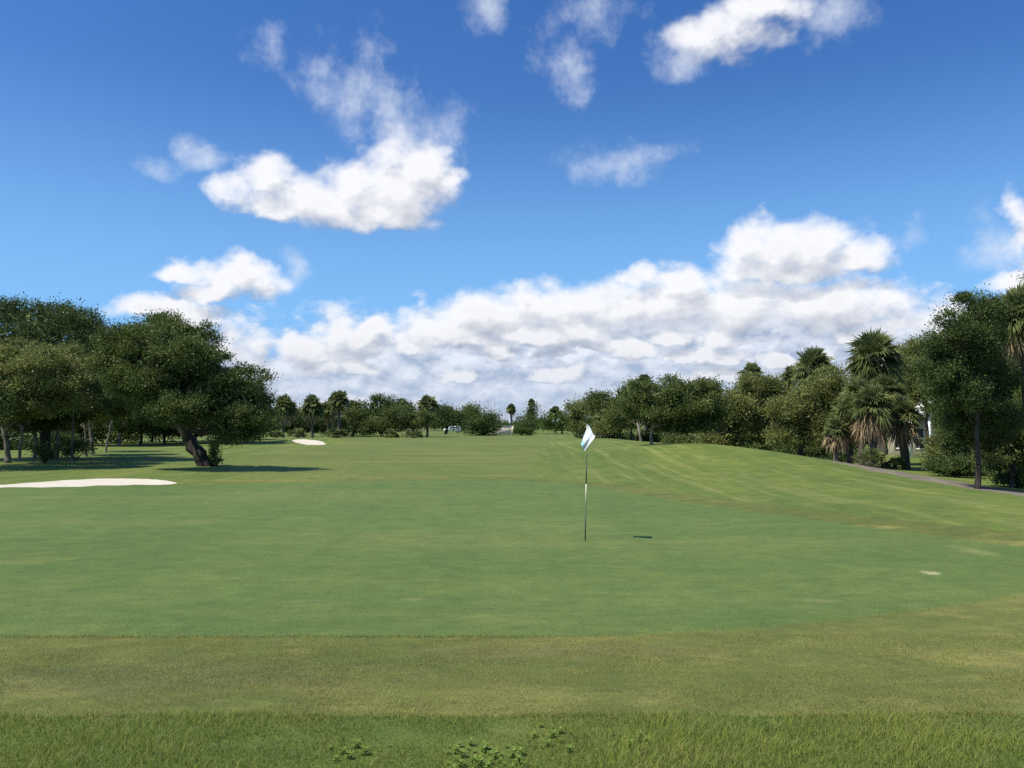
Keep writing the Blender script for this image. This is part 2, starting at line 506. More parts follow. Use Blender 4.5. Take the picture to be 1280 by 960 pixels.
SANDY = (.42, .36, .20)
STRAW = (.17, .155, .055)
M = {}
M['rough'] = turf_mat('rough_turf', (.068, .104, .016), (.128, .158, .026), (.205, .205, .058), .36, .46, 45, .04, 'mound',
                      [spot(1010, 775, .9, .5, (.13, .12, .05), .6)])
M['near_rough'] = turf_mat('near_rough_soil', (.060, .094, .012), (.095, .130, .018), (.15, .14, .03), .5, .45, 60, .03)
M['fairway'] = turf_mat('fairway_turf', (.086, .112, .021), (.124, .146, .027), (.200, .188, .048), .40, .40, 40, .015, 'across')
M['fringe'] = turf_mat('fringe_turf', (.074, .092, .017), (.132, .137, .028), (.25, .215, .062), .55, .5, 70, .03, 'across',
                       [spot(1255, 826, 1.0, .6, (.24, .21, .06), .55), spot(700, 815, 1.6, .5, (.15, .125, .05), .5),
                        spot(200, 850, 2.0, .8, (.085, .085, .035), .5)])
M['green'] = turf_mat('putting_green_turf', (.066, .109, .023), (.102, .140, .032), (.155, .164, .044), .45, .42, 90, .006, 'green',
                      [spot(1163, 716, .16, .22, SANDY, .95), spot(1222, 690, .35, .5, (.26, .25, .09), .5), spot(1200, 684, .25, .35, (.22, .22, .08), .4),
                       spot(1025, 751, .3, .18, (.20, .19, .07), .4), spot(520, 749, .25, .14, (.20, .18, .07), .5),
                       spot(335, 776, .22, .12, (.17, .17, .05), .4), spot(384, 751, .3, .14, (.12, .16, .06), .4)])
M['sand'] = plain_mat('bunker_sand', (.51, .465, .375), (.59, .545, .45), 3, .95, None, .03, .1)
M['path'] = plain_mat('path_paving', (.125, .108, .082), (.225, .192, .145), 1.5, .9, None, .01, .2)
M['bark'] = plain_mat('oak_bark', (.030, .024, .019), (.095, .080, .065), 7, .9, (1, 1, .3), .05, .1)
M['pale_bark'] = plain_mat('pale_bark', (.11, .095, .075), (.27, .24, .195), 6, .9, (1, 1, .35), .03, .1)
M['palm_bark'] = plain_mat('palm_bark', (.06, .05, .04), (.20, .175, .14), 9, .95, (1, 1, 2.4), .06, .1)
M['dead_wood'] = plain_mat('dead_wood', (.30, .29, .29), (.42, .41, .40), 3, .9)
M['oak'] = leaf_mat('oak_leaves', (.028, .047, .014), (.180, .228, .066))
M['olive'] = leaf_mat('olive_leaves', (.058, .078, .024), (.300, .325, .100), .25)
M['lime'] = leaf_mat('young_leaves', (.090, .115, .024), (.330, .345, .080), .32)
M['dark'] = leaf_mat('dark_leaves', (.022, .041, .013), (.136, .188, .058), .18)
M['bright'] = leaf_mat('bright_leaves', (.036, .075, .016), (.100, .165, .036), .3)
M['palm'] = leaf_mat('palm_leaves', (.048, .076, .022), (.235, .265, .092), .25, .2, .45)
M['dead'] = leaf_mat('dead_palm_leaves', (.16, .11, .06), (.56, .43, .26), .25, .05)
M['blade'] = leaf_mat('grass_blades', (.070, .118, .016), (.275, .330, .066), .42, .05, straw=(.42, .34, .13))
M['blade_short'] = leaf_mat('fringe_blades', (.080, .104, .018), (.360, .340, .092), .35, .05, straw=(.44, .34, .15))
M['nap'] = leaf_mat('mown_nap', (.050, .090, .014), (.180, .205, .048), .3, .03)
M['weed'] = leaf_mat('weed_leaves', (.115, .205, .025), (.26, .36, .070), .4, .03)


# ------------------------------------------------------------------ the ground, cut into turf zones along real outlines
def px_poly(pts):
    return np.array([hit(*p) for p in pts])


def smooth_poly(P, n=8):
    P = np.asarray(P); k = len(P); out = []
    for i in range(k):
        p0, p1, p2, p3 = P[i - 1], P[i], P[(i + 1) % k], P[(i + 2) % k]
        for t in np.arange(n) / n:
            out.append(.5 * ((2 * p1) + (-p0 + p2) * t + (2 * p0 - 5 * p1 + 4 * p2 - p3) * t * t + (-p0 + 3 * p1 - 3 * p2 + p3) * t ** 3))
    return np.array(out)


def sdf(P, x, y):
    d = np.full(x.shape, 1e9); ins = np.zeros(x.shape, bool)
    for i in range(len(P)):
        a, b = P[i], P[(i + 1) % len(P)]
        e = b - a; L2 = (e * e).sum() + 1e-12
        t = np.clip(((x - a[0]) * e[0] + (y - a[1]) * e[1]) / L2, 0, 1)
        d = np.minimum(d, np.hypot(x - a[0] - t * e[0], y - a[1] - t * e[1]))
        c = (a[1] > y) != (b[1] > y)
        with np.errstate(divide='ignore', invalid='ignore'):
            xi = a[0] + (y - a[1]) / (b[1] - a[1] if b[1] != a[1] else 1e-12) * e[0]
        ins ^= c & (x < xi)
    return np.where(ins, -d, d)


GREEN = smooth_poly(px_poly([(-420, 799), (-100, 798), (200, 797), (500, 797), (720, 796), (860, 790), (1000, 780), (1130, 765), (1280, 742), (1400, 716), (1400, 698),
                             (1280, 684), (1100, 661), (1000, 648), (850, 627), (740, 608), (690, 603), (640, 601), (500, 601), (218, 605.5), (0, 611), (-250, 625), (-450, 660)]), 6)
FRINGE = np.concatenate([[(-30, 4.64), (-12, 4.6), (0, 4.64), (12, 4.58), (30, 4.64)],
                         px_poly([(1500, 690), (1400, 676), (1280, 667), (1100, 648), (1000, 636.5), (850, 617), (740, 602), (640, 597.6), (500, 598), (218, 602), (0, 606), (-250, 618), (-600, 650)])])
NEAR = np.array([(-30, -12), (30, -12), (30, 4.64), (12, 4.58), (0, 4.64), (-12, 4.6), (-30, 4.64)])
BUNKER1 = smooth_poly(px_poly([(221, 604.4), (200, 600.2), (150, 598.2), (100, 599.8), (60, 602.3), (0, 606.2), (-60, 608.6), (-60, 610.8), (0, 609.9), (60, 609.0), (120, 607.4), (180, 606.2)]), 6)
BUNKER2 = smooth_poly(px_poly([(365, 550.0), (385, 549.5), (403, 552), (406, 555.8), (388, 556), (372, 554)]), 6)
FAIRWAY = smooth_poly(px_poly([(290, 594), (400, 597), (640, 596), (662, 590), (672, 570), (690, 548), (640, 545), (560, 545), (470, 546), (420, 552), (380, 562), (320, 572)]), 4)
PATH_MID = np.array([(16.5, 6), (15.2, 14), (14.9, 20), (14.9, 25), (15.1, 29), (15.2, 33), (15.1, 38), (14.8, 44), (14.4, 52), (15, 70)])


def path_poly():
    t = np.gradient(PATH_MID, axis=0); t /= np.linalg.norm(t, axis=1)[:, None]
    n = np.stack([t[:, 1], -t[:, 0]], 1)
    return np.concatenate([PATH_MID + n * .95, (PATH_MID - n * .95)[::-1]])


ROAD = px_poly([(480, 538.2), (600, 538.8), (600, 537.4), (480, 536.8)])


def build_ground():
    def lines(segs):
        out = []
        for a, b, s in segs: out.append(np.arange(a, b - 1e-6, s))
        return np.concatenate(out + [[segs[-1][1]]])
    xp = lines([(0, 18, .22), (18, 30, .4), (30, 70, 1.2), (70, 200, 8), (200, 900, 70), (900, 3000, 300)])
    xs = np.concatenate([-xp[:0:-1], xp])
    ys = lines([(-60, -12, 8), (-12, 2, 1), (2, 12, .16), (12, 34, .3), (34, 60, .5), (60, 110, .8), (110, 200, 2.5), (200, 500, 12), (500, 4000, 150)])
    X, Y = np.meshgrid(xs, ys)
    x, y = X.ravel(), Y.ravel()
    wob = .06 * np.sin(x * 1.7 + 2 * np.sin(y * .9)) + .05 * np.sin(x * 4.1 + y * 3.3)
    S = [sdf(BUNKER1, x, y) + wob * 1.5, sdf(BUNKER2, x, y) + wob * 1.5, sdf(path_poly(), x, y) + wob * 2.2, sdf(GREEN, x, y) + wob * .3, sdf(FRINGE, x, y) + wob, sdf(NEAR, x, y) + wob, sdf(FAIRWAY, x, y) + wob]
    z = H(x, y)
    z = z - .05 * sstep(.0, .5, -S[0]) - .05 * sstep(0, .5, -S[1])
    z = z + .012 * (1 - sstep(-.06, .02, -S[3]) )                # the green is cut lower than its surround
    V = np.column_stack([x, y, z] + S)
    nx, ny = len(xs), len(ys)
    i = (np.arange(ny - 1)[:, None] * nx + np.arange(nx - 1)[None, :]).ravel()
    T = np.concatenate([np.column_stack([i, i + 1, i + nx + 1]), np.column_stack([i, i + nx + 1, i + nx])])

    def clip(V, T, k):
        s = V[:, 3 + k]; neg = s[T] < 0; c = neg.sum(1)
        ins, outs = [T[c == 3]], [T[c == 0]]
        newv, base, cache = [], len(V), {}

        def cut(a, b):
            key = (min(a, b), max(a, b))
            if key not in cache:
                t = s[a] / (s[a] - s[b]); v = V[a] + (V[b] - V[a]) * t; v[3 + k] = 0
                cache[key] = base + len(newv); newv.append(v)
            return cache[key]
        li, lo = [], []
        for tri in T[(c == 1) | (c == 2)]:
            n = [s[v] < 0 for v in tri]
            one = sum(n) == 1
            k0 = n.index(True) if one else n.index(False)
            a, b, d = tri[k0], tri[(k0 + 1) % 3], tri[(k0 + 2) % 3]
            p, q = cut(a, b), cut(a, d)
            A, B = [(a, p, q)], [(p, b, d), (p, d, q)]
            (li if one else lo).extend(A); (lo if one else li).extend(B)
        if li: ins.append(np.array(li)); 
        if lo: outs.append(np.array(lo))
        V2 = np.concatenate([V, np.array(newv)]) if newv else V
        return V2, np.concatenate(ins), np.concatenate(outs)

    def emit(name, V, T, mat, info):
        u, inv = np.unique(T, return_inverse=True)
        me = np_mesh(name, V[u][:, :3], None, inv.reshape(-1, 3), smooth=True)
        a, b = V[u][:, 0], V[u][:, 1]
        e = .06
        n = np.column_stack([-(H(a + e, b) - H(a - e, b)) / (2 * e), -(H(a, b + e) - H(a, b - e)) / (2 * e), np.ones(len(u))])
        n /= np.linalg.norm(n, axis=1)[:, None]
        if 'bunker' not in name:
            me.normals_split_custom_set_from_vertices(n.tolist())
        o = link(name, me, mat); o['kind'] = 'structure'
        o['category'], o['label'] = info
        return o
    rest = T
    for k, name, mat, info in (
            (0, 'sand_bunker', M['sand'], ('bunker', 'large pale sand bunker beside the green, in front of the left grove')),
            (1, 'sand_bunker', M['sand'], ('bunker', 'small far sand bunker on a bank beyond the leaning oak')),
            (2, 'path', M['path'], ('path', 'grey brown cart path curving behind the mound to the palms')),
            (3, 'putting_green', M['green'], ('putting green', 'smooth closely mown putting green with the flagstick on it')),
            (5, 'rough_ground', M['near_rough'], ('ground', 'rough ground under the longer grass at the bottom of the view')),
            (4, 'fringe', M['fringe'], ('fringe', 'olive mown fringe strip running round the putting green')),
            (6, 'fairway', M['fairway'], ('fairway', 'broad flat fairway running from the green to the far trees'))):
        V, a, rest = clip(V, rest, k)
        emit(name, V, a, mat, info)
    emit('ground', V, rest, M['rough'], ('ground', 'rough grass ground with the streaky mown mound at right'))
    # far service road, a sheet just above the grass
    n = 24
    P = []
    for i in range(n + 1):
        t = i / n
        for a, b in ((ROAD[0], ROAD[1]), (ROAD[3], ROAD[2])):
            q = a + (b - a) * t
            P.append((q[0], q[1], float(H(*q)) + .06))
    me = np_mesh('road', P, [(2 * i, 2 * i + 2, 2 * i + 3, 2 * i + 1) for i in range(n)])
    o = link('road', me, M['path']); o['kind'] = 'structure'
    o['category'], o['label'] = 'road', 'thin pale service road under the white vehicle far away'


build_ground()


# ------------------------------------------------------------------ plants
def rand_dirs(rng, n):
    v = rng.normal(size=(n, 3)); return v / np.linalg.norm(v, axis=1)[:, None]


def leaf_arrays(rng, P, out, size, wid=.5):
    """one folded diamond leaf per point; out = preferred pointing direction"""
    n = len(P)
    d = out + rng.normal(size=(n, 3)) * .75
    d /= np.linalg.norm(d, axis=1)[:, None]
    r = rand_dirs(rng, n) + np.array([0, 0, .0])
    s = np.cross(d, r); s /= np.linalg.norm(s, axis=1)[:, None] + 1e-9
    up = np.cross(s, d)
    L = size * rng.uniform(.6, 1.35, n)[:, None]
    a = P - d * L * .5; b = P + d * L * .5
    m = P + up * L * .10
    c1, c2 = m + s * L * wid * .5, m - s * L * wid * .5
    V = np.stack([a, c1, b, c2], 1).reshape(-1, 3)
    Q = (np.arange(n) * 4)[:, None] + np.arange(4)[None]
    return V, Q


def crown(rng, lobes, leaf, clump_r, cover=1.5, maxn=90000, sprig=.12, floor=None, flat=.75):
    """leaf clumps over a group of lobes (rows: x y z rx ry rz); uneven outline, holes between clumps"""
    lobes = np.asarray(lobes, float)
    C, O, TN = [], [], []
    area = np.array([4 * math.pi * ((l[3] * l[4]) ** 1.6 / 3 + (l[3] * l[5]) ** 1.6 / 3 + (l[4] * l[5]) ** 1.6 / 3) ** (1 / 1.6) for l in lobes])
    subs = []
    for l in lobes:                                          # each lobe breaks into billows with gaps of shade between
        k = int(np.clip(4 * math.pi * l[3] * l[5] / (clump_r * 3.3) ** 2, 6, 16))
        d = rand_dirs(rng, k * 2)
        d = d[(d[:, 2] > -.72)][:k]
        rr = rng.uniform(.24, .48, len(d))
        pk = np.where(rng.uniform(size=len(d)) < .28, rng.uniform(.0, .45, len(d)), rng.uniform(.55, 1.05, len(d)))
        c = l[:3] + d * l[3:6] * (1.0 - rr * pk)[:, None]
        m_ = (l[3] * l[4] * l[5]) ** (1 / 3)
        for ci, ri in zip(c, rr):
            subs.append((*ci, ri * (l[3] + m_) / 2 * 1.1, ri * (l[4] + m_) / 2 * 1.1, ri * (l[5] + m_) / 2 * .68))
        subs.append((*l[:3], l[3] * .58, l[4] * .58, l[5] * .58))
    for l in np.array(subs):
        n = max(5, int(4 * math.pi * ((l[3] + l[4] + l[5]) / 3) ** 2 / (clump_r ** 2 * 1.6)))
        d = rand_dirs(rng, n)
        d = d[(d[:, 2] > -.35) | (rng.uniform(size=n) < .35)]; n = len(d)
        rad = np.where(rng.uniform(size=n) < .22, rng.uniform(.3, .85, n), rng.uniform(.86, 1.04, n))
        rad = np.where(rng.uniform(size=n) < sprig, rad * rng.uniform(1.06, 1.28, n), rad)
        C.append(l[:3] + d * l[3:6] * rad[:, None]); O.append(d); TN.append(np.full(n, rng.uniform(0, 1)))
    C = np.concatenate(C); O = np.concatenate(O); TN = np.concatenate(TN)
    keep = np.ones(len(C), bool)
    for l in lobes:                                          # thin out clumps buried inside another lobe
        r = (((C - l[:3]) / l[3:6]) ** 2).sum(1)
        keep &= ~((r < .45) & (rng.uniform(size=len(C)) < .75))
    if floor is not None: keep &= C[:, 2] > floor
    C, O, TN = C[keep], O[keep], TN[keep]
    la = leaf * leaf * .5 * .5
    tot = min(maxn, int(area.sum() * cover / la * .8))
    k = max(6, tot // len(C))
    cr = clump_r * rng.uniform(.6, 1.35, len(C))
    m = rng.normal(size=(len(C), k, 3)) * .55
    m *= np.array([1, 1, flat])
    P = (C[:, None, :] + m * cr[:, None, None]).reshape(-1, 3)
    out = np.repeat(O, k, 0) * .6 + np.array([0, 0, .35]) + m.reshape(-1, 3) * .8
    ct = .5 * rng.uniform(0, 1, len(C)) + .5 * TN
    tint = np.clip(np.repeat(ct, k) * .95 - .15 + rng.uniform(0, .40, len(P)), 0, 1)
    if floor is not None:
        P[:, 2] = np.maximum(P[:, 2], floor + .02)
    V, Q = leaf_arrays(rng, P, out, leaf)
    # shaded inner foliage: bigger sprays that close the heart of each lobe
    nc = (area / (leaf * leaf * 3.2) * .8).astype(int) + 4
    Pc = np.concatenate([l[:3] + rand_dirs(rng, n) * l[3:6] * (rng.uniform(.03, .60, n) ** .6)[:, None] for l, n in zip(lobes, nc)])
    if floor is not None: Pc = Pc[Pc[:, 2] > floor + .1]
    V2, Q2 = leaf_arrays(rng, Pc, rand_dirs(rng, len(Pc)), leaf * 2.3, .6)
    tint = np.concatenate([np.repeat(tint, 4), np.repeat(rng.uniform(0, .9, len(Pc)), 4)])
    return np.concatenate([V, V2]), np.concatenate([Q, Q2 + len(V)]), tint, C


def bend(rng, a, b, n=7, amp=.08, sag=0):
    a, b = np.asarray(a, float), np.asarray(b, float)
    L = np.linalg.norm(b - a); t = np.linspace(0, 1, n)[:, None]
    off = rng.normal(size=(n, 3)) * amp * L * np.sin(t * math.pi)
    off = (off + np.roll(off, 1, 0)) / 2
    off[0] = off[-1] = 0
    p = a + (b - a) * t + off
    p[:, 2] += sag * L * np.sin(t[:, 0] * math.pi)
    return p


TREES = []


def tree(name, label, cat, X, dep, lobes, mat, bark='bark', seed=1, trunk=None, r0=.2, leaf=None, group=None, base_y=None,
         limbs=9, cover=1.5, maxn=90000, clump=None, stems=None, sprig=.12, thick=.8, floor=None):
    """lobes: (px, py, rx, ry, depth offset) as the crown stands at its own distance; trunk: photo points (px, py) up the stem"""
    rng = np.random.default_rng(seed)
    if base_y is not None:
        x, y = hit(X, base_y); b = np.array([x, y, float(H(x, y))]); dep = y
    else:
        b = at(X, dep)
    root = thing(name, label, cat, b, 0, group)
    s = dep / F
    lb = []
    for l in lobes:
        dd = l[4] if len(l) > 4 else 0
        w = world(l[0], l[1], dep + dd) - b
        k = (dep + dd) / F
        rx, rz = l[2] * k, l[3] * k
        ry = l[5] * k if len(l) > 5 else thick * (rx + rz) / 2 * 1.05
        lb.append((w[0], w[1], w[2], rx * 1.05, ry, rz * 1.05))
    lb = np.array(lb)
    leaf = leaf or max(.062, dep * .0025)
    clump = clump or max(.26, dep * .0085)
    V, Q, tint, C = crown(rng, lb, leaf, clump, cover, maxn, sprig, floor=.05 if floor is None else floor)
    mb = MB()
    if stems is None:
        cz = lb[:, 2].mean()
        if trunk:
            tp = [np.zeros(3)] + [(world(p[0], p[1], dep + (p[2] if len(p) > 2 else 0)) - b) for p in trunk]
        else:
            c = lb[:, :3].mean(0)
            tp = [np.zeros(3), np.array([c[0] * .15, c[1] * .15, max(.5, (lb[:, 2] - lb[:, 5]).min() * .9)]), np.array([c[0] * .7, c[1] * .7, cz])]
        tp = np.array(tp)
        tp[0, 2] = -.15
        # densify the stem
        tt = np.linspace(0, len(tp) - 1, 4 * (len(tp) - 1) + 1)
        st = np.column_stack([np.interp(tt, np.arange(len(tp)), tp[:, i]) for i in range(3)])
        st[1:-1] += rng.normal(size=(len(st) - 2, 3)) * r0 * .18
        rad = np.interp(np.linspace(0, 1, len(st)), [0, .08, .5, 1], [r0 * 1.5, r0 * 1.08, r0 * .8, r0 * .42])
        mb.tube(st, rad, 9, rng, .12)
        top = st[-1]
        order = np.argsort(-lb[:, 3] * lb[:, 5])
        ends = [lb[i % len(lb), :3] + rand_dirs(rng, 1)[0] * lb[i % len(lb), 3:6] * .45 for i in order] if limbs else []
        for q in ends:
            j = rng.integers(len(st) // 2, len(st))
            p = bend(rng, st[j], q, 7, .10, .04)
            mb.tube(p, np.linspace(r0 * .45, r0 * .14, 7), 6)
            for _ in range(2):
                c = C[rng.integers(len(C))]
                near = C[np.argsort(((C - q) ** 2).sum(1))[:40]]
                c = near[rng.integers(len(near))]
                mb.tube(bend(rng, p[rng.integers(2, 6)], c, 5, .10), np.linspace(r0 * .17, r0 * .04, 5), 5)
        for _ in range(limbs):
            q = C[rng.integers(len(C))]
            j = rng.integers(len(st) // 2, len(st))
            mb.tube(bend(rng, st[j], q, 7, .10, .05), np.linspace(r0 * .26, r0 * .05, 7), 5)
    else:
        for _ in range(stems):
            q = C[rng.integers(len(C))]
            a = np.array([rng.normal() * .02, rng.normal() * .02, -.05])
            mb.tube(bend(rng, a, q, 5, .1), np.linspace(r0, r0 * .3, 5), 5)
    mb.build('trunk' if stems is None else 'stem', M[bark], root, True)
    me = np_mesh('crown' if stems is None else 'foliage', V, Q, None, tint)
    link('crown' if stems is None else 'foliage', me, M[mat], root)
    return root


def frond(rng, base, az, el, pet, fan, n, droop, wid=.055, fold=.45):
    f = np.array([math.cos(el) * math.cos(az), math.cos(el) * math.sin(az), math.sin(el)])
    s = np.array([-math.sin(az), math.cos(az), 0.0])
    u = np.cross(f, s)
    ro = rng.normal() * .55
    s, u = s * math.cos(ro) + u * math.sin(ro), u * math.cos(ro) - s * math.sin(ro)
    V, Q, T = [], [], []
    # petiole: a narrow folded strip
    g = np.array([0, 0, -1.0])
    p0, p1, p2 = base, base + f * pet * .5 + g * droop * .04 * pet, base + f * pet + g * droop * .18 * pet
    w = .022 + .012 * fan
    V += [p0 - s * w, p0 + s * w, p1 - s * w * .7, p1 + s * w * .7, p2 - s * w * .5, p2 + s * w * .5]
    Q += [(0, 1, 3, 2), (2, 3, 5, 4)]
    ff = (p2 - p1); ff /= np.linalg.norm(ff)
    for i in range(n):
        a = (i / (n - 1) - .5) * math.radians(235) + rng.normal() * .05
        d = ff * math.cos(a) + s * math.sin(a) + u * (fold * abs(math.sin(a)))
        d /= np.linalg.norm(d)
        L = fan * (.72 + .28 * math.cos(a)) * rng.uniform(.85, 1.1)
        wd = np.cross(d, u); wd /= np.linalg.norm(wd) + 1e-9
        k = len(V)
        m = p2 + d * L * .5 + g * droop * .06 * L
        e = p2 + d * L * .97 + g * droop * L * rng.uniform(.25, .6)
        V += [p2 - wd * wid * .25, p2 + wd * wid * .25, m - wd * wid * .5, m + wd * wid * .5, e]
        Q.append((k, k + 1, k + 3, k + 2)); T.append((k + 2, k + 3, k + 4))
    return np.array(V), Q, T


def fronds_mesh(rng, name, centre, specs, n, wid):
    mb = MB(); tint = []
    for (az, el, pet, fan, droop, ti) in specs:
        V, Q, T = frond(rng, centre + rng.normal(size=3) * .05, az, el, pet, fan, n, droop, wid)
        mb.add(V, Q, T); tint += [np.clip(ti + rng.normal(0, .12, len(V)), 0, 1)]
    return np_mesh(name, np.concatenate(mb.v), np.concatenate(mb.q), np.concatenate(mb.t), np.concatenate(tint))


def palm(label, X, dep, hx, hy, r_px, seed=1, nf=38, dead=10, dead_len=1.0, leaflets=22, r0=.17, group=None, base_y=None, boots=True, low=122):
    rng = np.random.default_rng(seed)
    if base_y is not None:
        x, y = hit(X, base_y); b = np.array([x, y, float(H(x, y))]); dep = y
    else:
        b = at(X, dep)
    root = thing('sabal_palm', label, 'palm tree', b, 0, group)
    R = r_px * dep / F * 1.0
    head = world(hx, hy, dep) - b
    head[2] += R * .16
    mb = MB()
    st = bend(rng, (0, 0, -.15), head, 12, .015)
    mb.tube(st, np.interp(np.linspace(0, 1, 12), [0, .1, .9, 1], [r0 * 1.35, r0, r0 * 1.0, r0 * 1.25]), 10, rng, .08)
    if boots and dep < 70:                                         # cut leaf bases below the crown
        hgt = np.linalg.norm(head)
        for i in range(46):
            t = 1 - rng.uniform(0, min(.6, 1.4 / hgt)); a = rng.uniform(0, 6.28)
            p = np.array([np.interp(t, np.linspace(0, 1, 12), st[:, k]) for k in range(3)])
            d = np.array([math.cos(a), math.sin(a), 1.0])
            mb.tube([p + d * np.array([r0 * .6, r0 * .6, 0]), p + d * np.array([r0 * 1.7, r0 * 1.7, .22])], [.045, .02], 4)
    mb.build('trunk', M['palm_bark'], root, True)
    nf = int(nf * 1.45)
    pet, fan = R * .50, R * .66
    wid = max(.065, dep * .0021) * (1.0 if dep < 70 else 1.25)
    sp = []
    for i in range(nf):
        t = (i + .5) / nf
        el = math.radians(90 - low * t) + rng.normal() * .12
        sp.append((i * 2.39996 + rng.normal() * .2, el, pet * rng.uniform(.65, 1.12), fan * rng.uniform(.85, 1.1), .40 + .75 * t, float(np.clip(.75 - .5 * t + rng.normal() * .15, 0, 1))))
    link('crown', fronds_mesh(rng, 'crown', head, sp, leaflets, wid), M['palm'], root)
    if dead:
        sp = []
        for i in range(dead):
            el = math.radians(rng.uniform(-74, -22 if low < 110 else -35))
            sp.append((i * 2.39996 + rng.normal() * .3, el, pet * rng.uniform(.6, 1.0) * dead_len, fan * rng.uniform(.7, 1.0) * dead_len, 1.5, rng.uniform(.1, .95)))
        link('dead_frond_skirt', fronds_mesh(rng, 'dead_frond_skirt', head - np.array([0, 0, .12 * R]), sp, max(9, leaflets // 2), wid * .9), M['dead'], root)
    return root


def palmetto(label, X, dep, r_px, h_px, seed=1, nf=34, group=None, mat='palm'):
    rng = np.random.default_rng(seed)
    b = at(X, dep)
    root = thing('palmetto', label, 'shrub', b, 0, group)
    R, h = r_px * dep / F, h_px * dep / F
    mb = MB(); tint = []
    for i in range(nf):
        a = rng.uniform(0, 6.28); el = math.radians(rng.uniform(15, 88))
        L = 1 / math.hypot(math.cos(el) / R, math.sin(el) / h)
        o = np.array([math.cos(a), math.sin(a), 0]) * R * rng.uniform(0, .35)
        V, Q, T = frond(rng, o, a, el, L * .55, L * .45, 16, .6, max(.06, dep * .0016))
        mb.add(V, Q, T); tint.append(np.clip(rng.uniform(.2, 1) + rng.normal(0, .1, len(V)), 0, 1))
    me = np_mesh('foliage', np.concatenate(mb.v), np.concatenate(mb.q), np.concatenate(mb.t), np.concatenate(tint))
    link('foliage', me, M[mat], root)
    st = MB()
    for i in range(5):
        a = rng.uniform(0, 6.28)
        st.tube([(0, 0, -.05), (math.cos(a) * R * .3, math.sin(a) * R * .3, h * .25)], [.08, .05], 6)
    st.build('stem', M['palm_bark'], root)
    return root


def dead_tree(label, X, dep, h, seed, group, proto=None):
    b = at(X, dep)
    if proto is None:
        rng = np.random.default_rng(seed)
        mb = MB()
        st = bend(rng, (0, 0, -.3), (rng.normal() * .3, 0, 1.0 * h), 9, .012)
        mb.tube(st, np.linspace(.16, .045, 9), 5)
        for i in range(16):
            t = rng.uniform(.35, .97); p = st[0] + (st[-1] - st[0]) * t
            a = rng.uniform(0, 6.28); L = h * .16 * (1.2 - t)
            mb.tube([p, p + np.array([math.cos(a) * L * .5, math.sin(a) * L * .5, L])], [.05, .02], 4)
        root = thing('bare_tree', label, 'tree', b, 0, group)
        mb.build('trunk', M['dead_wood'], root)
    else:
        root = proto.copy(); COL.objects.link(root)
        root.location = tuple(float(v) for v in b)
        root.rotation_euler = (0, 0, seed * 1.7)
        k = h / proto['h0']; root.scale = (1, 1, k)
        for ch in proto.children:
            c = ch.copy(); COL.objects.link(c); c.parent = root
    return root


# ---- left grove
tree('live_oak', 'big dark live oak with a thick trunk leaning left out of the open grass', 'tree', 256, 39,
     [(272, 506, 66, 40, -4), (304, 508, 30, 36, -3.5), (228, 495, 46, 32, -3.5), (312, 538, 22, 20, -3.5), (290, 540, 30, 16, -4), (205, 446, 62, 42, -4), (238, 428, 34, 28, -3.5), (162, 442, 40, 34, -3.5), (190, 482, 48, 28, -4),
      (258, 464, 34, 28, -3.5), (288, 478, 30, 22, -3.5), (215, 418, 26, 20, -2.5), (326, 522, 14, 26, -3)],
     'oak', seed=11, trunk=[(250, 568), (233, 545), (219, 522), (210, 495), (204, 465)], r0=.32, base_y=583, limbs=16, cover=1.7, maxn=170000)
tree('live_oak', 'tall dark live oak behind the olive trees at the left edge of the grove', 'tree', 62, 47,
     [(30, 425, 74, 48, -3), (95, 440, 50, 40, -3), (-42, 432, 70, 56, -3), (128, 446, 42, 38, -2), (50, 478, 70, 40, -6), (-60, 480, 60, 50, -9), (-30, 500, 44, 30, -11), (62, 405, 40, 22, -2), (12, 390, 36, 16, -2)],
     'dark', seed=12, r0=.3, limbs=14, maxn=110000)
tree('oak_tree', 'olive green tree with a pale slanting trunk at the left border of the grove', 'tree', 10, 38,
     [(35, 470, 46, 42, -4.5), (72, 482, 34, 38, -4.5), (-6, 490, 42, 40, -5), (50, 508, 34, 22, -4), (10, 512, 34, 20, -4), (88, 455, 24, 22, -2), (15, 440, 26, 20, -2)], 'olive', 'pale_bark', 13,
     trunk=[(8, 555), (4, 535), (12, 500)], r0=.14, base_y=579, limbs=12, maxn=80000)
tree('oak_tree', 'small yellow green tree with a forked pale trunk beside the leaning live oak', 'tree', 116, 41,
     [(128, 500, 32, 30, -5), (152, 512, 26, 22, -6), (112, 470, 28, 32, -2), (118, 514, 22, 18, -3)], 'lime', 'pale_bark', 14,
     trunk=[(115, 550), (112, 530), (120, 500)], r0=.11, base_y=568, limbs=10, maxn=55000)
tree('oak_tree', 'dark tree with a two stemmed pale trunk, just right of the yellow green tree', 'tree', 149, 52,
     [(150, 520, 40, 26), (175, 508, 34, 30), (130, 505, 30, 26)], 'oak', 'pale_bark', 15, trunk=[(149, 545), (152, 530), (155, 510)], r0=.12, base_y=558, maxn=40000)
tree('oak_tree', 'slender dark tree whose pale trunk stands between the two shrubs at left', 'tree', 71, 43.5,
     [(70, 515, 36, 24), (85, 490, 36, 30), (45, 525, 26, 18)], 'oak', 'pale_bark', 16, trunk=[(72, 550), (73, 530), (75, 510)], r0=.11, base_y=574, maxn=40000)
tree('oak_tree', 'thin dark tree rising from behind the small shrub at far left', 'tree', 43, 44,
     [(30, 520, 36, 24), (10, 505, 40, 30), (50, 500, 30, 28)], 'dark', 'pale_bark', 17, trunk=[(45, 550), (44, 530), (40, 510)], r0=.11, base_y=574, maxn=40000)
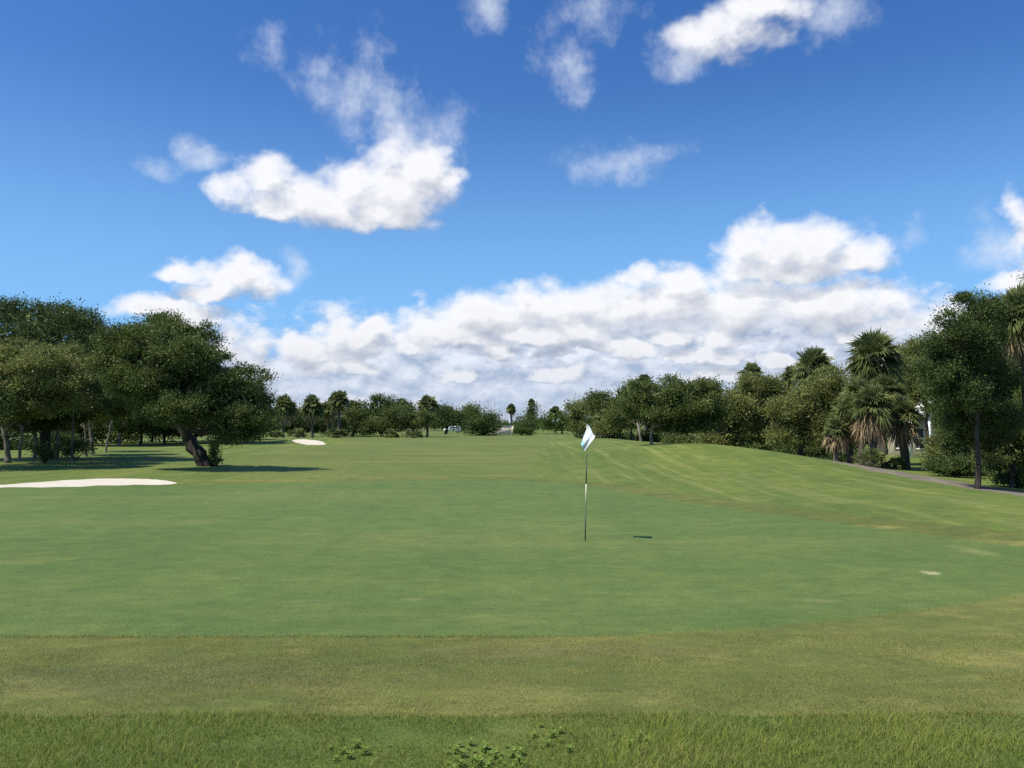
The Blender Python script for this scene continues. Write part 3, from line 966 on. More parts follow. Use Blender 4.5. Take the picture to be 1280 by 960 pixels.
for i, (X, by, lab, dx) in enumerate([
        (89, 575, 'thin pale trunked tree just left of the rounded shrub in the left grove', 3),
        (108, 571, 'thin pale trunked tree between the rounded shrub and the forked pale trunk', -2),
        (24, 577, 'thin crooked tree next to the pale slanting trunk at the left border', 6),
        (131, 566, 'thin pale tree slanting right of the forked pale trunk', 9)]):
    tree('oak_tree', lab, 'tree', X, 45, [(X + dx, 512, 24, 18, 1), (X + dx - 14, 500, 24, 22, 1.5)], 'oak', 'pale_bark', 130 + i,
         trunk=[(X + dx * .3, 555), (X + dx * .7, 538), (X + dx, 512)], r0=.075, base_y=by, maxn=14000, limbs=5)
for i, (X, by, lab, mt) in enumerate([
        (176, 556, 'thin grey stemmed tree in the shade behind the forked pale trunk', 'dark'),
        (206, 555, 'thin shaded tree nearest behind the leaning live oak trunk', 'oak'),
        (190, 553, 'thin shaded tree deep in the grove on the sunlit lawn strip', 'dark'),
        (235, 554, 'slim shaded tree seen just left past the base of the leaning oak', 'dark'),
        (284, 555, 'thin straight tree under the low right hand crown of the leaning oak', 'oak')]):
    tree('oak_tree', lab, 'tree', X, 58, [(X - 4, 520, 36, 22), (X + 12, 508, 34, 26), (X - 22, 505, 30, 24)], mt, 'bark', 20 + i,
         trunk=[(X + (-1) ** i, 545), (X + 1, 530), (X + 3, 508)], r0=.12, base_y=by, maxn=22000, limbs=6)
tree('dark_tree', 'dense dark tree closing the back of the left grove', 'tree', 110, 72, [(100, 525, 50, 26), (60, 515, 50, 30), (150, 520, 40, 28), (20, 520, 50, 32)], 'dark', seed=30, r0=.2, maxn=30000, leaf=.2)
tree('dark_tree', 'dense dark tree behind the crown of the leaning live oak', 'tree', 240, 84, [(240, 530, 50, 20), (200, 520, 40, 25), (290, 520, 45, 26), (325, 525, 22, 20)], 'dark', seed=31, r0=.2, maxn=26000, leaf=.22)
tree('shrub', 'rounded green shrub at the foot of the slender tree in the left grove', 'shrub', 96, 46, [(98, 558, 14, 9), (86, 563, 9, 7)], 'olive', seed=32, stems=8, r0=.03, maxn=16000)
tree('shrub', 'low dark shrub between pale trunks at the left of the grove', 'shrub', 58, 42, [(58, 568, 11, 8), (50, 566, 8, 8)], 'oak', seed=33, stems=8, r0=.03, maxn=14000)
tree('shrub', 'small leafy sucker shrub growing at the base of the leaning oak', 'shrub', 268, 38.5, [(267, 565, 6, 14), (270, 577, 7, 6)], 'olive', seed=34, stems=6, r0=.02, maxn=4000, clump=.16, base_y=583)

tree('shrub', 'dense dark undergrowth bush closing the back of the grove at the left edge', 'shrub', 20, 62, [(10, 552, 34, 16), (45, 553, 30, 15), (-40, 550, 40, 20), (75, 552, 18, 12)], 'dark', seed=35, stems=10, r0=.04, maxn=26000)
tree('shrub', 'dark undergrowth bush at the back of the grove behind the slender pale trunks', 'shrub', 130, 78, [(120, 543, 26, 13), (155, 544, 24, 10), (92, 544, 22, 13)], 'oak', seed=36, stems=8, r0=.04, maxn=12000)
# ---- far left row
for i, (X, hx, hy, r, d, lab, nd) in enumerate([
        (354, 355, 508, 17, 104, 'palm with brown lower fronds nearest the right side of the leaning oak', 12),
        (391, 390, 507, 16, 108, 'palm with a shaggy brown skirt between the leaning oak and the pale house', 14),
        (424, 424, 500, 15, 118, 'tallest palm of the far row, right above the pale house', 6),
        (411, 410, 510, 13, 122, 'short palm half hidden left of the tallest palm by the pale house', 8),
        (441, 442, 510, 12, 126, 'thin crowned palm just right of the tallest palm by the pale house', 4),
        (534, 535, 508, 17, 122, 'dark shaggy palm standing between the far oaks and the white vehicle', 10)]):
    palm(lab, X, d, hx, hy + 3.5, r, 40 + i, 34, nd, 1.0, 14, .2)
palmetto('spiky green palmetto clump left of the small far bunker', 372, 98, 15, 16, 50)
palmetto('wide palmetto clump in front of the pale house', 420, 112, 19, 17, 51)
palmetto('palmetto clump at the front of the round far oak', 488, 114, 11, 15, 52)
palmetto('palmetto clump in front of the dark shaggy palm', 517, 114, 14, 12, 53)
palmetto('low palmetto at the fringe of the leaning oak crown', 346, 100, 12, 12, 54)
tree('broadleaf_tree', 'mid green bushy tree behind the first far palms', 'tree', 375, 132, [(372, 522, 26, 16), (345, 522, 22, 16), (400, 524, 20, 14), (360, 534, 26, 9), (395, 535, 22, 8)], 'dark', seed=55, r0=.2, maxn=12000, leaf=.3)
tree('broadleaf_tree', 'lighter bushy tree between the pale house and the round far oak', 'tree', 442, 124, [(442, 527, 16, 14), (434, 534, 14, 9), (455, 532, 16, 11), (446, 536, 18, 7)], 'oak', seed=56, r0=.18, maxn=10000, leaf=.28)
tree('live_oak', 'round topped dark oak in the far row left of the shaggy palm', 'tree', 478, 128,
     [(470, 512, 26, 17), (500, 510, 22, 16), (488, 525, 34, 14), (455, 523, 18, 15), (480, 533, 26, 8)], 'dark', seed=57, r0=.3, maxn=20000, leaf=.28)
tree('broadleaf_tree', 'low wide olive tree in front of the round far oak', 'tree', 516, 120, [(512, 522, 24, 10), (495, 523, 18, 9), (527, 525, 16, 9)], 'oak', seed=58, r0=.22, maxn=12000, leaf=.26,
     trunk=[(517, 534), (514, 525)])
tree('broadleaf_tree', 'low tree shading the white vehicle in the distance', 'tree', 557, 165, [(556, 523, 18, 9), (574, 522, 20, 10), (590, 524, 14, 12), (545, 522, 12, 10)], 'dark', seed=59, r0=.25, maxn=14000, leaf=.34,
     trunk=[(559, 534), (562, 525)])
tree('broadleaf_tree', 'dull green tree standing at the back of the white vehicle', 'tree', 582, 230, [(575, 521, 18, 9), (592, 521, 14, 9), (560, 520, 14, 8)], 'oak', seed=60, r0=.25, maxn=8000, leaf=.45)
tree('round_bush', 'large round dark green bush beside the cream wall', 'shrub', 605, 138, [(604, 531, 21, 13), (595, 535, 14, 10), (614, 534, 13, 11)], 'dark', seed=61, stems=10, r0=.06, maxn=16000, leaf=.25)
tree('hedge', 'clipped green hedge running right from the cream wall', 'hedge', 653, 140, [(648, 538, 8, 5), (656, 539.5, 8, 4.5), (662, 540, 4, 4)], 'bright', seed=62, stems=8, r0=.04, maxn=9000, leaf=.2, clump=.5, sprig=.02)
tree('round_bush', 'dark rounded bush at the foot of the tall double crowned palm', 'shrub', 663, 172, [(663, 532, 9, 8), (655, 533, 7, 6)], 'dark', seed=63, stems=8, r0=.06, maxn=6000, leaf=.3)
palm('lone palm with a round dark head above the cream wall', 639, 180, 639, 512, 7, 64, 30, 5, .9, 12, .22)
palm('tall palm with a small top head above its vine clad trunk', 664, 182, 664.5, 504, 5.5, 65, 28, 3, .9, 12, .2)
tree('vine_column', 'thick mass of vines wrapped round the tall small headed palm', 'plant', 664, 180, [(663, 515, 6, 9), (665, 523, 6, 10)], 'dark', seed=66, stems=4, r0=.1, maxn=6000, leaf=.3, floor=.5)
palm('bright green palm at the left end of the right hand tree belt', 694, 170, 694, 518, 10, 67, 32, 0, 1, 12, .2)
tree('broadleaf_tree', 'bright green bushy tree next to the bright palm in the distance', 'tree', 703, 165, [(702, 527, 12, 10), (686, 529, 10, 8), (712, 526, 8, 12)], 'bright', seed=68, r0=.2, maxn=8000, leaf=.34)

# ---- right belt
tree('broadleaf_tree', 'brownish olive tree at the far end of the right belt', 'tree', 722, 112, [(722, 520, 13, 16), (736, 512, 14, 14), (727, 535, 12, 8)], 'olive', seed=70, r0=.2, maxn=14000, leaf=.24, trunk=[(721, 535), (724, 520)])
palm('palm with a pale brown skirt beside the flag, in the right belt', 752, 90, 753, 527, 15, 71, 34, 16, 1.0, 16, .22)
tree('live_oak', 'dark rounded oak rising above the brown skirted palm', 'tree', 765, 98, [(765, 505, 24, 17), (748, 508, 16, 14), (785, 505, 20, 18), (770, 525, 24, 16)], 'oak', seed=72, r0=.28, maxn=24000, leaf=.23)
palm('palm head poking out above the dark oaks in the middle of the right belt', 806, 86, 806, 484, 16, 73, 38, 10, 1.0, 18, .2)
tree('live_oak', 'broad dark oak in the middle of the right belt, its pale trunk at the front', 'tree', 815, 70,
     [(828, 505, 42, 30), (862, 500, 40, 28), (805, 514, 30, 20, .5), (885, 510, 26, 26), (855, 528, 40, 18), (795, 505, 18, 16)], 'oak', 'pale_bark', 74, r0=.10, limbs=14, maxn=80000, base_y=556.5, trunk=[(814, 545), (815, 535), (824, 515)])
tree('oak_tree', 'dark oak with a pale trunk leaning left at the crest of the grassy mound', 'tree', 801, 74, [(790, 519, 24, 16, 3), (775, 524, 18, 13, 3), (800, 510, 22, 18, 3)], 'oak', 'pale_bark', 75, r0=.11, limbs=8, maxn=26000, trunk=[(799, 540), (797, 530, 1.5), (796, 515, 3)])
tree('oak_tree', 'dark oak with a straight grey trunk next to the brown skirted palm', 'tree', 775, 80, [(776, 528, 18, 14), (764, 530, 14, 12), (785, 518, 18, 16)], 'olive', 'pale_bark', 76, r0=.11, limbs=8, maxn=22000, trunk=[(775, 540), (776, 530, 1.5), (776, 515, 3)])
tree('oak_tree', 'slim shaded oak with twin trunks between two pale trunked oaks', 'tree', 790, 82, [(792, 520, 20, 14), (783, 515, 16, 14)], 'dark', 'pale_bark', 77, r0=.10, limbs=6, maxn=16000, trunk=[(789, 542), (790, 530), (791, 518)])
tree('oak_tree', 'shaded oak standing in the dark gap right of the pale trunked broad oak', 'tree', 846, 78, [(850, 530, 34, 18), (875, 530, 26, 20), (830, 525, 26, 18)], 'dark', 'bark', 78, r0=.12, limbs=6, maxn=22000, trunk=[(847, 545), (848, 530)])
tree('oak_tree', 'olive spreading oak with crooked low limbs behind the crest of the mound', 'tree', 908, 58,
     [(912, 520, 38, 30), (950, 500, 34, 26), (930, 545, 44, 18), (972, 490, 26, 20), (892, 505, 20, 22), (895, 548, 22, 12), (968, 530, 26, 26)], 'olive', 'bark', 79, r0=.2, limbs=16, maxn=85000, trunk=[(900, 565), (905, 548), (920, 525)], thick=.65)
palm('lone palm head above the olive spreading oak', 940, 68, 940, 472, 18, 80, 40, 14, .8, 20, .19)
palm('large palm head between the two olive oaks', 1016, 56, 1017, 466, 31, 81, 46, 10, .85, 24, .19)
palm('small palm head peeping out left of the large palm', 988, 62, 988, 472, 15, 82, 30, 0, 1, 18, .17)
tree('oak_tree', 'olive oak with fine grey twigs left of the dead skirted palm clump', 'tree', 1000, 50,
     [(1010, 515, 44, 36), (1040, 495, 32, 32), (1030, 548, 38, 22), (985, 535, 28, 28), (1055, 520, 26, 34)], 'olive', 'bark', 83, r0=.19, limbs=14, maxn=85000, trunk=[(1000, 570), (1004, 550), (1012, 525)], thick=.65)
palm('tallest broad headed palm behind the dead skirted clump', 1096, 43, 1094, 455, 41, 84, 52, 20, .9, 26, .2)
palm('palm with a hanging straw skirt at the left of the clump by the path', 1061, 38.5, 1062, 522, 27, 85, 36, 35, 1.15, 22, .15, low=98)
palm('palm at the front of the clump with a grey brown skirt over its short trunk', 1090, 37, 1090, 512, 30, 86, 42, 41, 1.2, 24, .16, low=98)
palm('palm behind the skirted clump, its head above the front palm', 1104, 39.5, 1104, 498, 30, 87, 40, 12, 1.1, 24, .16)
palm('palm with dark trunk and drooping tan skirt right of the clump by the house', 1131, 38, 1128, 524, 27, 88, 38, 38, 1.15, 22, .19, low=98)
palm('small palm with a short thin trunk at the very left of the skirted clump', 1043, 38, 1046, 540, 19, 89, 26, 25, 1.15, 18, .12, low=98)
palm('palm head tucked between the front palm and the tallest palm of the clump', 1076, 40.5, 1074, 500, 27, 105, 38, 8, 1.0, 22, .15)
palmetto('dark palmetto under the front palm of the skirted clump', 1086, 36.5, 28, 32, 90, 30)
palmetto('low palmetto beside the dark trunk of the skirted clump', 1112, 37.5, 22, 22, 91, 24)
tree('oak_tree', 'olive tree between the tallest palm and the big dark tree', 'tree', 1150, 63,
     [(1142, 458, 30, 30), (1132, 488, 30, 30), (1162, 478, 26, 34), (1150, 442, 20, 18), (1160, 505, 30, 20)], 'olive', 'bark', 92, r0=.17, limbs=12, maxn=55000)
tree('oak_tree', 'big dark leafy tree with a bare straight trunk beside the path', 'tree', 1222, 29,
     [(1202, 422, 34, 40), (1222, 396, 26, 30), (1192, 466, 38, 32), (1228, 440, 26, 36), (1214, 496, 36, 26), (1246, 486, 26, 28, 1), (1180, 442, 20, 28), (1200, 526, 30, 22, 1), (1238, 524, 30, 24, 1), (1176, 490, 18, 22), (1192, 550, 24, 20, 2), (1238, 550, 26, 20, 2)], 'dark', 'bark', 93, r0=.082, limbs=18, maxn=200000, cover=1.8,
     base_y=611.5, trunk=[(1223, 580), (1221, 540), (1222, 490), (1220, 440)])
palm('palm with yellowing lower fronds at the right edge beside the big dark tree', 1294, 25.5, 1274, 404, 44, 94, 46, 18, .95, 28, .13)
tree('oak_tree', 'dark leafy tree left of the bare straight trunk, over the small green tree', 'tree', 1198, 34.5,
     [(1198, 498, 30, 30), (1182, 468, 26, 28), (1216, 540, 32, 22), (1206, 520, 26, 24), (1228, 555, 24, 22)], 'dark', 'bark', 120, r0=.12, limbs=10, maxn=60000)
tree('oak_tree', 'olive tree over the roof of the cream house', 'tree', 1158, 45.5,
     [(1160, 488, 22, 20), (1142, 494, 20, 16), (1178, 500, 18, 20), (1150, 470, 22, 22)], 'olive', 'bark', 121, r0=.10, limbs=10, maxn=40000)
tree('oak_tree', 'dark broad tree right of the bare straight trunk, behind the right edge palm', 'tree', 1262, 34,
     [(1262, 502, 32, 34), (1245, 530, 28, 26), (1278, 460, 32, 36), (1285, 540, 40, 36), (1255, 476, 26, 28)], 'dark', 'bark', 122, r0=.14, limbs=10, maxn=70000)
tree('oak_tree', 'dark tree cut off by the right edge of the view', 'tree', 1320, 33, [(1305, 396, 46, 46), (1300, 470, 46, 50), (1345, 450, 60, 70), (1330, 530, 60, 50)], 'dark', 'bark', 95, r0=.2, limbs=12, maxn=80000)
tree('oak_tree', 'lower mid green tree in front of the big dark tree at right', 'tree', 1262, 27.5, [(1258, 540, 30, 32), (1284, 555, 34, 40), (1245, 565, 20, 20), (1300, 520, 30, 36)], 'oak', 'bark', 96, r0=.08, limbs=10, maxn=60000, clump=.3)
tree('small_tree', 'small fresh green tree in front of the cream house', 'tree', 1182, 35, [(1184, 545, 20, 22), (1178, 566, 14, 16), (1198, 566, 20, 20)], 'olive', 'bark', 97, r0=.07, limbs=8, maxn=40000, clump=.3)
tree('shrub', 'dark low shrub in the shade between the house and the bare trunk', 'shrub', 1195, 33, [(1192, 588, 26, 13), (1215, 594, 20, 10), (1172, 584, 14, 10)], 'dark', seed=98, stems=8, r0=.03, maxn=24000)
tree('shrub', 'tall dark bush right behind the bare straight trunk', 'shrub', 1240, 35, [(1238, 572, 30, 24), (1225, 582, 22, 14), (1258, 562, 24, 24)], 'dark', seed=123, stems=10, r0=.03, maxn=40000)
tree('shrub', 'dark bush left of the bare straight trunk, under the small green tree', 'shrub', 1200, 36.5, [(1198, 574, 22, 16), (1182, 580, 16, 9), (1212, 562, 18, 20)], 'dark', seed=124, stems=10, r0=.03, maxn=34000)
tree('shrub', 'dark low shrub at the right edge behind the path', 'shrub', 1262, 28, [(1262, 602, 26, 15), (1290, 606, 22, 16)], 'dark', seed=99, stems=8, r0=.03, maxn=24000)
tree('dark_tree', 'dark tree glimpsed behind the olive oaks of the right belt', 'tree', 960, 84, [(950, 525, 44, 24), (910, 520, 34, 28), (1000, 515, 40, 34)], 'dark', seed=100, r0=.2, maxn=24000, leaf=.24)
tree('dark_tree', 'dark tree closing the gap behind the dead skirted palm clump', 'tree', 1062, 62, [(1060, 545, 40, 26), (1050, 515, 36, 32), (1095, 525, 26, 28)], 'dark', seed=101, r0=.2, maxn=30000, leaf=.19)
tree('dark_tree', 'dark tree rising behind the cream house', 'tree', 1215, 66, [(1210, 470, 60, 40), (1160, 480, 30, 34), (1260, 480, 50, 50), (1280, 540, 60, 40), (1235, 550, 40, 26)], 'dark', seed=102, r0=.25, maxn=36000, leaf=.2)
for i, (X, d, lo, lab) in enumerate([
        (770, 92, [(765, 545, 20, 6), (790, 545, 18, 6), (740, 544, 14, 5)], 'low shadowed bush behind the trunks beside the brown skirted palm'),
        (825, 84, [(825, 549, 20, 7), (805, 548, 14, 6)], 'low shadowed bush behind the pale trunk of the broad dark oak'),
        (905, 60, [(900, 558, 26, 9), (925, 561, 20, 9)], 'shadowed undergrowth bush under the crooked limbs of the spreading oak'),
        (955, 57, [(950, 563, 28, 13), (975, 566, 22, 12)], 'shadowed undergrowth bush between the two olive oaks'),
        (1015, 53, [(1005, 571, 26, 13), (1030, 572, 22, 14)], 'shadowed undergrowth bush left of the skirted palms'),
        (1100, 46, [(1075, 580, 30, 13), (1105, 584, 26, 10)], 'shadowed undergrowth bush behind the trunks of the skirted palms'),
        (1180, 45, [(1165, 586, 18, 5), (1192, 583, 22, 8)], 'low dark foundation shrub before the cream house wall'),
        (1255, 40, [(1240, 575, 34, 20), (1285, 575, 40, 26)], 'wide dark bush deep in the shade at the right edge')]):
    tree('shrub', lab, 'shrub', X, d, lo, 'dark', seed=110 + i, stems=8, r0=.03, maxn=20000)
tree('shrub', 'low shadowed bush below the broad dark oak', 'shrub', 868, 66, [(865, 553, 26, 8), (840, 552, 22, 7)], 'oak', seed=104, stems=8, r0=.03, maxn=14000)


def far_woods():
    rng = np.random.default_rng(7)
    L = []
    for X in np.arange(-250, 1560, 9):
        dep = rng.uniform(235, 300)
        mid = 555 < X < 740
        top = rng.uniform(523, 529) if mid else rng.uniform(514, 524)
        w = world(X, top, dep); z0 = float(H(w[0], dep))
        h = max(2.0, w[2] - z0)
        L.append((w[0], dep, z0 + h * .5, 2.4 + rng.uniform(0, 1.5), 3, h * .55))
    V, Q, t, C = crown(rng, L, .55, 1.3, 1.3, 160000, .15, floor=-1.0)
    o = link('treeline', np_mesh('treeline', V, Q, None, t), M['bright'])
    o['kind'] = 'stuff'; o['label'] = 'low green scrub closing the horizon far behind the fairway'; o['category'] = 'treeline'


far_woods()
GB = 'bare grey trees above the far scrub'
LB = 'thin bare grey tree rising above the distant scrub'
rng = np.random.default_rng(5)
protos = []
for i in range(34):
    X = [566, 574, 581, 586, 592, 597, 600, 604, 608, 611, 615, 619, 622, 626, 631, 646, 650, 655, 671, 676, 681, 684, 588, 602, 606, 613, 617, 624, 629, 595, 634, 642, 668, 578][i]
    h = rng.uniform(7.5, 11.0) * (1.12 if 584 < X < 622 else .85)
    if i < 3:
        p = dead_tree(LB, X, 330, h, 200 + i, GB); p['h0'] = h; protos.append(p)
    else:
        dead_tree(LB, X, rng.uniform(310, 350), h, i, GB, protos[i % 3])


# ------------------------------------------------------------------ houses, wall, vehicle
M['cream'] = plain_mat('cream_render', (.62, .55, .42), (.70, .63, .50), 2, .85)
M['white'] = plain_mat('white_trim', (.78, .78, .76), (.84, .84, .82), 3, .6)
M['roof'] = plain_mat('grey_shingle', (.12, .11, .10), (.2, .18, .16), 5, .9)
M['glass'] = plain_mat('window_glass', (.02, .03, .035), (.05, .06, .07), 1, .08, None, 0, .6)
M['car'] = plain_mat('white_car_paint', (.82, .82, .82), (.86, .86, .86), 2, .25, None, 0, .5)
M['tyre'] = plain_mat('tyre_rubber', (.015, .015, .015), (.03, .03, .03), 8, .85)
M['rim'] = plain_mat('wheel_rim', (.35, .35, .36), (.5, .5, .5), 4, .35, None, 0, .5, .8)
M['lamp'] = plain_mat('lamp_lens', (.7, .7, .7), (.85, .85, .85), 4, .1, None, 0, .6)


def house(label, X, dep, w, d, h, wins, rz, col, portico=False, storey=1):
    b = at(X, dep)
    root = thing('house', label, 'house', b, rz)
    mb = MB(); mb.box((-w / 2, 0, -.4), (w / 2, d, h)); mb.build('wall', M[col], root)
    r = MB()
    oh = .5; rh = h + d * .28
    r.prism([(-w / 2 - oh, h + .01), (w / 2 + oh, h + .01), (w / 2 - d * .35, rh), (-w / 2 + d * .35, rh)], -oh, d + oh)
    V = r.v[0]                                                     # pull the ridge in: a hipped roof
    n = 4
    for k in (2, 3): V[k, 1] = d / 2 - .2; V[n + k, 1] = d / 2 + .2
    r.build('roof', M['roof'], root)
    f = MB(); f.box((-w / 2 - .52, -.56, h - .16), (w / 2 + .52, -.503, h + .005)); f.build('fascia', M['white'], root)
    for (wx, wz, ww, wh) in wins:
        fr = MB()
        t = .09
        fr.box((wx - ww / 2 - t, -.07, wz - wh / 2 - t), (wx - ww / 2, .02, wz + wh / 2 + t)); fr.box((wx + ww / 2, -.07, wz - wh / 2 - t), (wx + ww / 2 + t, .02, wz + wh / 2 + t))
        fr.box((wx - ww / 2, -.07, wz + wh / 2), (wx + ww / 2, .02, wz + wh / 2 + t)); fr.box((wx - ww / 2, -.07, wz - wh / 2 - t), (wx + ww / 2, .02, wz - wh / 2))
        fr.box((wx - ww / 2, -.05, wz - .025), (wx + ww / 2, -.005, wz + .025))
        o = fr.build('window', M['white'], root)
        g = MB(); g.box((wx - ww / 2, -.03, wz - wh / 2), (wx + ww / 2, -.003, wz + wh / 2)); g.build('pane', M['glass'], o)
    if portico:
        for px_ in (-1.5, -.4, .9):
            c = MB(); c.tube([(portico + px_, -1.3, -.2), (portico + px_, -1.3, 2.6)], [.14, .12], 12)
            c.box((portico + px_ - .2, -1.5, 2.6), (portico + px_ + .2, -1.1, 2.72)); c.build('column', M['white'], root, False)
        g = MB(); g.prism([(portico - 1.9, 2.72), (portico + 1.3, 2.72), (portico + 1.3, 2.95), (portico - .3, 3.75), (portico - 1.9, 2.95)], -1.6, -.01); g.build('porch_gable', M['white'], root)
    return root


house('cream house with white windows and porch behind the trees at right', 1186, 52, 7.4, 6, 2.75,
      [(-2.9, 1.25, .6, 1.3), (-1.75, 1.25, .45, 1.3), (.2, 1.25, .8, 1.3), (2.4, 1.25, .9, 1.4)], -.62, 'cream', -.6)
house('small pale house glimpsed between the far palms', 421, 140, 4.6, 5, 3.4, [(.9, 1.5, .7, 1.1), (-1.2, 1.5, .7, 1.1)], .2, 'cream')


def low_wall():
    a, b = at(608, 147), at(642, 146)
    root = thing('garden_wall', 'low cream wall between the round dark bush and the clipped hedge', 'wall', (a + b) / 2)
    L = b[0] - a[0]
    top = world(640, 532.5, 146)[2] - (a + b)[2] / 2
    m_ = MB(); m_.box((-L / 2, -.12, -.3), (L / 2, .12, top - .08)); m_.build('wall_panel', M['cream'], root)
    c = MB(); c.box((-L / 2 - .06, -.18, top - .078), (L / 2 + .06, .18, top)); c.build('coping', M['white'], root)
    p = MB(); p.box((L / 2 - .35, -.20, -.3), (L / 2 + .063, .20, top - .082)); p.build('end_pillar', M['cream'], root)


low_wall()


def vehicle():
    dep = 192
    b = at(565.5, dep)
    root = thing('parked_car', 'white utility vehicle parked under the distant trees', 'car', b, .05)
    prof = [(-2.05, .42), (-2.1, .75), (-1.98, .95), (-1.1, 1.05), (-.55, 1.55), (-.3, 1.64), (1.55, 1.64), (1.85, 1.5), (2.02, 1.0), (2.08, .7), (2.0, .42)]
    m_ = MB(); m_.prism(prof, -.85, .85); o = m_.build('body', M['car'], root)
    o.modifiers.new('bevel', 'BEVEL').width = .06
    for side in (-1, 1):
        y = side * .853
        for q in ([(-.86, 1.08), (-.48, 1.48), (-.02, 1.5), (-.02, 1.08)], [(.06, 1.08), (.06, 1.5), (.8, 1.5), (.8, 1.08)], [(.88, 1.08), (.88, 1.5), (1.5, 1.48), (1.75, 1.08)]):
            w = MB(); w.prism(q, y - .012, y + .012); w.build('side_window', M['glass'], root)
        d_ = MB(); d_.box((-.1, y - .02, .95), (.06, y + .02, .99)); d_.build('door_handle', M['tyre'], root)
        h = MB(); h.box((-2.11, side * .6 - .17, .74), (-2.02, side * .6 + .17, .88)); h.build('headlight', M['lamp'], root)
        t_ = MB(); t_.box((2.0, side * .68 - .1, .85), (2.07, side * .68 + .1, 1.15)); t_.build('tail_light', plain_mat('red_lens', (.3, .01, .01), (.4, .02, .02), 3, .2), root)
        for wx in (-1.3, 1.3):
            w = MB(); an = np.linspace(0, 2 * math.pi, 21)
            w.tube([(wx, side * .66, .34), (wx, side * .87, .34)], [.35, .35], 20); tw = w.build('wheel', M['tyre'], root)
            r = MB(); r.tube([(wx, side * .865, .34), (wx, side * .885, .34)], [.2, .19], 16); r.build('rim', M['rim'], tw)
    ws = MB()
    ws.add([(-1.06, -.74, 1.09), (-1.06, .74, 1.09), (-.585, .7, 1.535), (-.585, -.7, 1.535), (-1.08, -.74, 1.11), (-1.08, .74, 1.11), (-.605, .7, 1.555), (-.605, -.7, 1.555)],
           [(0, 1, 2, 3), (7, 6, 5, 4), (0, 4, 5, 1), (2, 6, 7, 3), (1, 5, 6, 2), (0, 3, 7, 4)])
    ws.build('windscreen', M['glass'], root)


vehicle()


# ------------------------------------------------------------------ flagstick
def flagstick():
    x, y = hit(731.5, 676); z = float(H(x, y))
    root = thing('golf_flagstick', 'striped golf flagstick with a limp white and pale blue flag standing in the green', 'golf flag', (x, y, z))
    top = world(734, 531, y) - np.array([x, y, z])
    pale = plain_mat('pole_pale', (.56, .55, .36), (.66, .65, .46), 9, .5)
    dark = plain_mat('pole_dark', (.03, .05, .045), (.06, .085, .075), 9, .5)

    def on(py): return top * ((676 - py) / 145.0)
    for a, b, mt in ((677.5, 638, dark), (638, 605, pale), (605, 579, dark), (579, 531.5, pale)):
        m_ = MB(); m_.tube([on(a), on(b)], [.0112, .0112], 12); m_.build('pole', mt, root, True)
    # the limp flag
    mt, nt, out = new_mat('flag_cloth'); t = NT(nt)
    O = t.obj()
    sp = nt.nodes.new('ShaderNodeSeparateXYZ'); nt.links.new(O, sp.inputs[0])
    diag = t.math('ADD', t.math('MULTIPLY', sp.outputs[0], 1.6), t.math('MULTIPLY', sp.outputs[2], -1.0))
    nn = t.noise(O, 9, 3)
    band = t.ramp(t.math('ABSOLUTE', t.math('ADD', t.math('ADD', t.math('MULTIPLY', sp.outputs[0], 4.2), .18), t.math('MULTIPLY_ADD', nn, .5, -.25))), .07, .22, .85, 0)
    col = t.mix(band, (.78, .82, .86), (.36, .62, .78))
    d = nt.nodes.new('ShaderNodeBsdfDiffuse'); t.put(d.inputs[0], col)
    tr = nt.nodes.new('ShaderNodeBsdfTranslucent'); t.put(tr.inputs[0], col)
    mx = nt.nodes.new('ShaderNodeMixShader'); mx.inputs[0].default_value = .14
    nt.links.new(d.outputs[0], mx.inputs[1]); nt.links.new(tr.outputs[0], mx.inputs[2]); nt.links.new(mx.outputs[0], out.inputs[0])
    s = y / F
    T, R, B, Lf = np.array([1, 0]), np.array([8.6, -15]), np.array([-3.2, -33]), np.array([-7.8, -25])
    n = 22; V = []
    for i in range(n + 1):
        for j in range(n + 1):
            u, v = i / n, j / n
            p = (1 - u) * ((1 - v) * T + v * R) + u * ((1 - v) * Lf + v * B)
            # curved lower hem and folds hanging from the top corner
            fold = .045 * math.sin(v * 9.5 + u * 1.2) * (.25 + u) + .03 * math.sin(u * 5 + v * 3)
            V.append((top[0] + p[0] * s * (1 + .05 * math.sin(u * 6)), top[1] - .035 + fold * .8 + p[0] * -.022, top[2] + p[1] * s + .012 * math.sin(v * 7)))
    V = np.array(V)
    Q = [(i * (n + 1) + j, i * (n + 1) + j + 1, (i + 1) * (n + 1) + j + 1, (i + 1) * (n + 1) + j) for i in range(n) for j in range(n)]
    fo = link('flag', np_mesh('flag', V, Q, None, smooth=True), mt, root)
    md = fo.modifiers.new('thickness', 'SOLIDIFY'); md.thickness = .003
    f2 = MB(); f2.tube([top + np.array([0, 0, -.01]), top + np.array([0, 0, .012])], [.016, .012], 10); f2.build('pole_cap', pale, root)


flagstick()


